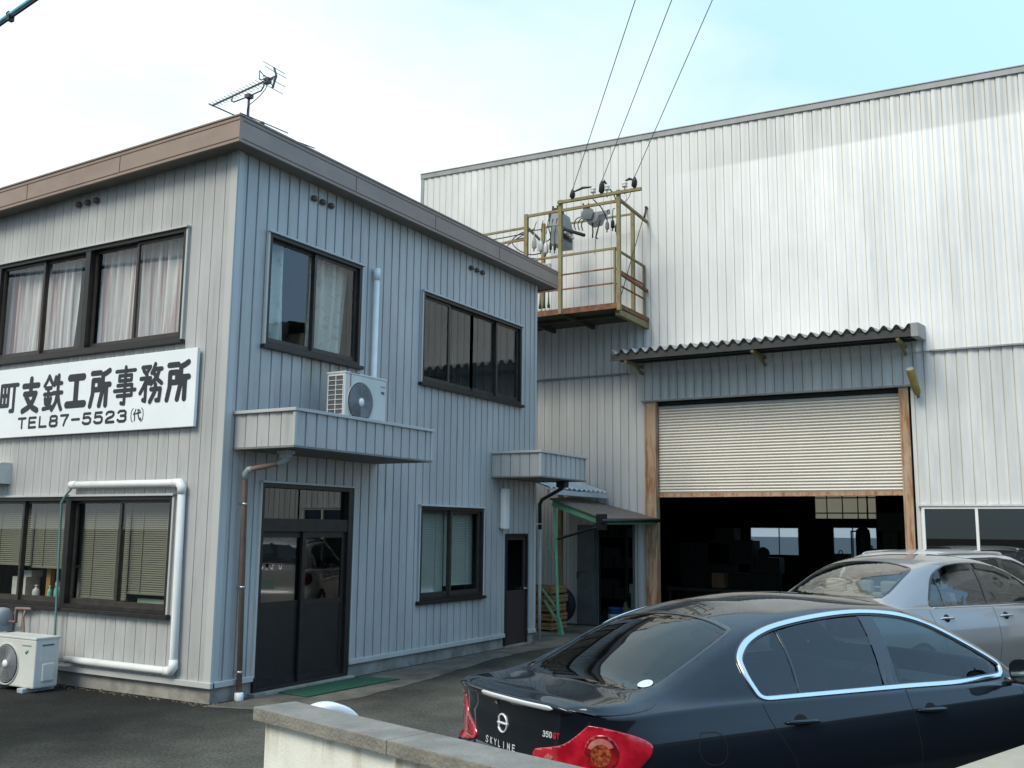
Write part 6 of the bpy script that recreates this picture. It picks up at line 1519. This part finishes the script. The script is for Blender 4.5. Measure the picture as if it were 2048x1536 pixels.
def make_car(name, label, loc, yaw, S, material, dlo, bars, pillar, rear, front, glassm, rear_glassm, lamps, trim, seatm, wheels, handles, seams_side, trunk, mirror_at, zshelf, zb=.20):
    root = thing(name, label, 'car', loc, yaw)
    cs = CarShape(S)
    gs = lambda x, z: cs.gh_side(x, z); gt = lambda x, y: cs.gh_top(x, y); ea = lambda u, z: cs.A(u, z); es_ = lambda x, z: cs.side(x, z)
    body = car_body(cs, root, material, dlo, rear, front, wheels, zb)
    dl = poly_resample(dlo, True, .03, 2)
    xs_ = [min(p[0] for p in dlo)-.03] + bars + [max(p[0] for p in dlo)+.03]
    def clip(poly, lo_, hi_):
        for sign, lim in ((1, lo_), (-1, hi_)):
            out_ = []; n = len(poly)
            for i in range(n):
                a, b = poly[i], poly[(i+1) % n]; da, db = sign*(a[0]-lim), sign*(b[0]-lim)
                if da >= 0: out_.append(a)
                if da*db < 0: t = da/(da-db); out_.append(a + (b-a)*t)
            poly = out_
        return poly
    for mi in (False, True):
        cuts = [xs_[0], bars[0], pillar[0], pillar[1], xs_[-1]]
        for lo_, hi_ in ((cuts[0], cuts[1]), (cuts[1], cuts[2]), (cuts[3], cuts[4])):
            pg = clip(list(poly_resample(dlo, True, .03, 1)), lo_+.004, hi_-.004)
            patch('side_window', pg, gs, .07, -.006, glassm if lo_ < pillar[0] else (M['carglass1'] if glassm is M['carglass'] else glassm), root, mirror=mi)
        pg = clip(list(poly_resample(dlo, True, .03, 1)), pillar[0], pillar[1])
        patch('door_pillar', pg, gs, .06, -.001, M['gloss_black'], root, mirror=mi)
        m = MB(); zt_ = np.interp(bars[0], [p[0] for p in dlo[:len(dlo)//1]], [p[1] for p in dlo]) if False else None
        zz = [p[1] for p in dl if abs(p[0]-bars[0]) < .03]
        strip_mb(m, poly_resample([(bars[0], min(zz)), (bars[0], max(zz))], False, .04), gs, .018, .004, off_=-.005, mirror=mi); local_build('window_bar', m, M['gloss_black'], root)
        m = MB(); strip_mb(m, poly_resample(dlo, True, .022, 2), gs, trim[1], trim[2], closed=True, off_=trim[3], mirror=mi); local_build('window_trim', m, M[trim[0]], root)
        m = MB(); strip_mb(m, [p*[1,1] for p in poly_resample(dlo, True, .022, 2)], gs, trim[1]+.016, .002, closed=True, off_=-.001, mirror=mi); local_build('window_seal', m, M['gloss_black'], root)
    full = lambda h: h + [(x, -y) for x, y in h[::-1] if y > .001]
    for poly, nm, gm in ((rear, 'rear_window', rear_glassm), (front, 'windscreen', M['carglass2'])):
        fp = rounded(full([p for p in poly]), (), 4)
        g_ = patch(nm, [tuple(p) for p in poly_resample(fp, True, .06)], gt, .08, -.005, gm, root)
        m = MB(); strip_mb(m, poly_resample(fp, True, .03, 1), gt, .030, .0015, closed=True, off_=-.001); local_build('window_seal', m, M['gloss_black'], g_)
    for mi in (False, True):
        lp = patch('tail_lamp', lamps if not mi or S is not SEDAN else LAMP_FAR, ea, .015, .008, M['redlens'] if S is SEDAN else M['smokelens'], root, skirt=.02, mirror=mi)
    for x0, x1, z0, z1 in handles:
        for mi in (False, True): handle(root, cs, x0, x1, z0, z1, material if trim[0] == 'chrome' and S is SEDAN else M['chrome'], mi)
    gap(root, seams_side, es_); 
    if trunk: gap(root, trunk, gt)
    for cx in wheels:
        for s in (-1, 1): wheel(cx, s*.77, root, s=s)
    for s in (-1, 1): door_mirror(root, mirror_at[0], s*mirror_at[1], mirror_at[2], material, s)
    cabin(root, seatm, pillar[0]-.95, pillar[0]+.15, .97, zshelf)
    # head lamps, front grille, number plates, bumper strip
    L_ = cs.L; un = cs.u[-1]
    for mi in (False, True):
        patch('head_lamp', [(-(un-.62), .60), (-(un-.40), .57), (-(un-.36), .66), (-(un-.60), .735), (-(un-.86), .745)], ea, .05, .004, M['chrome'], root, skirt=.015, mirror=mi)
    patch('grille', [(un-.33, .50), (un, .50), (un-.0, .62), (un-.30, .63)], ea, .05, .003, M['gloss_black'], root); patch('grille', [(un-.33, .50), (un, .50), (un-.0, .62), (un-.30, .63)], ea, .05, .003, M['gloss_black'], root, mirror=True)
    return root, cs, dict(gs=gs, gt=gt, ea=ea, es=es_)

SKY_DLO = rounded([(1.20,.978),(1.155,1.06),(1.145,1.12),(1.165,1.185),(1.285,1.264),(1.498,1.323),(1.829,1.364),(2.181,1.380),(2.521,1.356),(2.797,1.290),(3.043,1.184),(3.27,1.068),(3.335,1.02),(3.30,.960),(2.86,.951),(2.31,.962)], (0, 13))
LAMP = rounded([(-.691,.908),(-.79,.898),(-.907,.873),(-.989,.845),(-1.025,.817),(-1.022,.783),(-.99,.745),(-.94,.70),(-.85,.66),(-.75,.648),(-.66,.655),(-.55,.68),(-.42,.70),(-.319,.715),(-.325,.745),(-.348,.758),(-.442,.778),(-.533,.803),(-.609,.847)], (0,), 6)
LAMP_FAR = rounded([(-.49,.905),(-.452,.82),(-.386,.788),(-.30,.748),(-.298,.70),(-.45,.665),(-.65,.655),(-.85,.66),(-.99,.745),(-1.025,.81),(-.9,.872),(-.69,.905)], (0,), 6)
car1, cs1, ev1 = make_car('dark_sedan', 'dark navy sedan in the foreground with red tail lamps and a chrome window line', (5.266, -3.016, 0), 1.07338, SEDAN, M['navy'],
    SKY_DLO, [1.494], (2.185, 2.31),
    [(.475,0),(.49,.25),(.54,.45),(.605,.545),(.70,.56),(1.0,.545),(1.235,.505),(1.275,.45),(1.305,.25),(1.315,0)],
    [(2.86,0),(2.84,.3),(2.80,.52),(3.0,.56),(3.25,.62),(3.47,.665),(3.58,.5),(3.64,.25),(3.655,0)],
    M['carglass'], M['carglass'], LAMP, ('chrome', .034, .008, .004), M['seat_dark'], (.98, 3.80),
    [(1.30,1.56,.857,.847),(2.37,2.64,.835,.823)],
    [[(1.17,.962),(1.204,.872),(1.30,.74),(1.36,.67),(1.40,.50)], [(2.318,.955),(2.33,.864),(2.38,.62),(2.37,.24)], [(3.44,.89),(3.47,.6),(3.40,.26)], [(1.40,.25),(3.40,.24)],
     [(.73,.857),(.86,.854),(.90,.785),(.88,.70),(.75,.70),(.70,.77),(.73,.857)]],
    [[(.60,.665),(.575,.70),(.50,.735),(.38,.725),(.27,.695),(.215,.66)]], (3.30, .985, 1.005), 1.01)
# lamp details, bootlid lip, badges
for ch in [c for c in car1.children if c.name.startswith('tail_lamp')]:
    mi = ch.data.vertices[0].co.y > 0
    circ = lambda cu, cz, ru, rz_, n_=32: [(cu+ru*math.cos(a), cz+rz_*math.sin(a)) for a in np.linspace(0, 2*math.pi, n_+1)[:-1]]
    patch('lamp_ring', circ(-.765,.782,.098,.086), ev1['ea'], .02, .0115, M['reddark'], ch, skirt=.004, mirror=mi)
    patch('lamp_bulb', circ(-.762,.772,.060,.052), ev1['ea'], .02, .0135, M['amber'], ch, mirror=mi)
    cres = [(-.765+.078*math.cos(a), .785+.066*math.sin(a)) for a in np.linspace(.25, 2.7, 16)] + [(-.765+.056*math.cos(a), .777+.046*math.sin(a)) for a in np.linspace(2.5, .45, 14)]
    patch('reflector_band', cres, ev1['ea'], .02, .0155, M['palelens'], ch, mirror=mi)
    patch('reverse_lens', [(-.40,.722),(-.45,.715),(-.47,.735),(-.43,.748)], ev1['ea'], .02, .0115, M['palelens'], ch, mirror=mi)
m = MB(); strip_mb(m, [np.array([u, float(cs1.ztop(u))-.010]) for u in np.linspace(-.60, .60, 50)], ev1['ea'], .050, .020, off_=.0, taper=.15); local_build('boot_lip', m, M['navy'], car1)
m = MB(); strip_mb(m, [np.array([u, float(cs1.ztop(u))-.004]) for u in np.linspace(.14, -.49, 40)], ev1['ea'], .026, .006, off_=.019, taper=.06); local_build('boot_glint', m, M['badge'], car1)  # sky glint along the lip, built as a bright strip
gap(car1, [[(-.705,.925),(-.66,.885),(-.60,.838),(-.53,.795),(-.44,.77),(-.34,.752)], [(-.315,.74),(-.30,.66)]], ev1['ea'])
gap(car1, [[(-.30,.655),(0,.655),(.30,.655)]], ev1['ea'], mirrors=(False,))
m = MB(); e0 = (-.035, .832); ring = np.array([(e0[0]+.042*math.cos(a), e0[1]+.046*math.sin(a)) for a in np.linspace(0, 2*math.pi, 33)[:-1]])
strip_mb(m, ring, ev1['ea'], .0095, .006, closed=True, off_=.003); strip_mb(m, [np.array([e0[0]-.052+.0104*k, e0[1]]) for k in range(11)], ev1['ea'], .012, .007, off_=.003); em = local_build('emblem', m, M['badge'], car1)
def on_tail(u0, z0, sx=1.0):
    def P(x, y, o):
        p, n = ev_normal(ev1['ea'], u0 - x*sx, z0 + y); n = outward(p, n, CTR); return tuple(p + n*(.004+o))
    return P
m = MB()
for i, k in enumerate('SKYLINE'): strokes(m, on_tail(.150 - .0465*i, .708), k, 0, 0, .024, .030, .0035, n=4)
local_build('lettering', m, M['badge'], car1)
m = MB()
for i, k in enumerate('350'): strokes(m, on_tail(-.390 - .023*i, .824), k, 0, 0, .016, .024, .0030, n=4)
bd_ = local_build('badge', m, M['badge'], car1)
m = MB()
for i, k in enumerate('GT'): strokes(m, on_tail(-.462 - .024*i, .824), k, 0, 0, .018, .024, .0034, n=4)
local_build('badge_letters', m, M['redlens'], bd_)
patch('window_sticker', [(.655+.040*math.cos(a), -.500+.042*math.sin(a)) for a in np.linspace(0, 2*math.pi, 25)[:-1]], ev1['gt'], .03, .002, M['sticker'], car1)
patch('key_button', [(.012+.018*math.cos(a), .935+.008*math.sin(a)) for a in np.linspace(0, 2*math.pi, 13)[:-1]], ev1['ea'], .03, .006, M['chrome'], car1)
patch('number_plate', [(-.165,.40),(.165,.40),(.165,.565),(-.165,.565)], ev1['ea'], .08, .008, M['plate_white'], car1)

SIL_DLO = rounded([(1.375,.995),(1.385,1.05),(1.453,1.145),(1.56,1.26),(1.677,1.331),(1.881,1.394),(2.216,1.425),(2.5,1.426),(2.85,1.385),(3.15,1.275),(3.38,1.14),(3.50,1.04),(3.46,.99),(2.53,.985)], (0, 12))
SIL_LAMP = rounded([(-.60,.95),(-.75,.94),(-.95,.90),(-1.05,.86),(-1.0,.78),(-.85,.74),(-.6,.74),(-.5,.78),(-.5,.90)])
car2, cs2, ev2 = make_car('silver_sedan', 'silver sedan parked beyond the dark one, beige headrests showing through its clear rear window', (5.30, 2.70, .10), math.radians(64), SILVER, M['silver'],
    SIL_DLO, [1.63], (2.42, 2.50),
    [(.76,0),(.77,.3),(.80,.52),(.84,.595),(.95,.60),(1.25,.575),(1.44,.535),(1.47,.45),(1.49,.25),(1.495,0)],
    [(2.96,0),(2.94,.3),(2.90,.52),(3.1,.57),(3.35,.64),(3.56,.68),(3.68,.5),(3.74,.25),(3.76,0)],
    M['carglass2'], M['carglass2'], SIL_LAMP, ('gloss_black', .016, .004, .001), M['seat_beige'], (1.08, 3.93),
    [(1.45,1.69,.880,.877),(2.55,2.80,.868,.865)],
    [[(1.30,.97),(1.34,.85),(1.48,.68),(1.52,.50)], [(2.46,.965),(2.48,.86),(2.52,.6),(2.50,.24)], [(3.60,.90),(3.63,.6),(3.56,.26)], [(1.52,.25),(3.56,.24)]],
    [[(.70,.69),(.64,.74),(.5,.77),(.3,.75),(.22,.70)]], (3.45, 1.0, 1.03), 1.06)
for mi in (False, True):
    m = MB(); strip_mb(m, poly_resample([(1.38,.985),(2.53,.975),(3.46,.975)], False, .04), ev2['gs'], .014, .006, off_=.004, mirror=mi); local_build('belt_trim', m, M['chrome'], car2)
    m = MB()      # smoked door visors along the top of the side glass
    patch('door_visor', [(1.60,1.275),(1.677,1.331),(1.881,1.394),(2.216,1.425),(2.40,1.426),(2.40,1.365),(2.216,1.362),(1.9,1.335),(1.72,1.285),(1.64,1.23)], ev2['gs'], .06, .012, M['carglass'], car2, mirror=mi)
    patch('door_visor', [(2.46,1.426),(2.5,1.426),(2.85,1.385),(3.1,1.295),(3.08,1.245),(2.83,1.33),(2.5,1.366),(2.46,1.366)], ev2['gs'], .06, .012, M['carglass'], car2, mirror=mi)
patch('number_plate', [(-.165,.66),(.165,.66),(.165,.80),(-.165,.80)], ev2['ea'], .08, .006, M['plate_white'], car2)

WAGON = dict(SEDAN,
 plan=[(0,0),(.012,.3),(.04,.55),(.12,.70),(.26,.79),(.5,.83),(.85,.85),(1.3,.86),(2.4,.865),(3.5,.86),(3.9,.83),(4.15,.74),(4.32,.55),(4.40,.3),(4.42,0)],
 zs=[(0,1.03),(.06,1.03),(.15,1.03),(.3,1.03),(.6,1.02),(1.0,1.01),(2.4,.97),(3.2,.94),(3.6,.90),(4.0,.82),(4.42,.66)],
 zc=[(0,1.035),(.05,1.06),(.14,1.20),(.25,1.40),(.36,1.54),(.55,1.60),(1.2,1.635),(1.9,1.64),(2.4,1.60),(2.8,1.49),(3.15,1.29),(3.4,1.12),(3.6,1.03),(3.9,.95),(4.2,.84),(4.42,.68)],
 yr=[(0,.62),(.4,.60),(1.2,.60),(2.2,.60),(2.8,.62),(3.2,.68),(3.5,.70),(4.42,.3)],
 zr=[(0,1.03),(.06,1.05),(.15,1.16),(.26,1.34),(.38,1.46),(.6,1.53),(1.2,1.565),(1.9,1.57),(2.4,1.53),(2.8,1.40),(3.15,1.21),(3.4,1.06),(3.6,.98),(4.0,.87),(4.42,.68)],
 ins_tail=[(.15,.16),(.30,.05),(.42,0),(.58,.005),(.66,.03),(.74,.045),(.95,.05),(1.1,.055)])
car3, cs3, ev3 = make_car('pale_wagon', 'pale silver wagon with roof rails, mostly hidden behind the silver sedan', (5.45, 6.55, .0), math.radians(62), WAGON, M['silver2'],
    [(.48,1.05),(.52,1.25),(.62,1.40),(.9,1.48),(1.4,1.515),(2.0,1.52),(2.4,1.48),(2.75,1.37),(3.0,1.24),(3.2,1.10),(3.25,1.03),(2.2,1.0),(1.2,1.03)], [1.05], (1.98, 2.08),
    [(.075,0),(.08,.3),(.10,.52),(.125,.56),(.25,.545),(.315,.52),(.325,.3),(.325,0)],
    [(2.52,0),(2.5,.3),(2.46,.50),(2.7,.55),(3.0,.62),(3.22,.66),(3.36,.5),(3.42,.25),(3.44,0)],
    M['carglass'], M['carglass'], [(-.62,1.0),(-.78,.99),(-.92,.96),(-.96,.85),(-.85,.76),(-.66,.74),(-.58,.82)], ('gloss_black', .016, .004, .001), M['seat_dark'], (.85, 3.45),
    [(1.10,1.32,.91,.90),(2.05,2.28,.89,.88)],
    [[(.98,1.0),(1.0,.8),(1.08,.6)], [(2.03,.97),(2.05,.6),(2.03,.26)], [(3.1,.92),(3.13,.6),(3.06,.26)], [(1.1,.25),(3.06,.24)]],
    None, (2.98, .97, 1.06), .98)
for s in (False, True):
    m = MB(); strip_mb(m, poly_resample([(.62,-.565),(2.25,-.565)], False, .05), ev3['gt'], .030, .045, off_=.005, mirror=s, taper=.08); local_build('roof_rail', m, M['chrome'], car3)
patch('number_plate', [(-.165,.68),(.165,.68),(.165,.84),(-.165,.84)], ev3['ea'], .08, .006, M['plate_green'], car3)
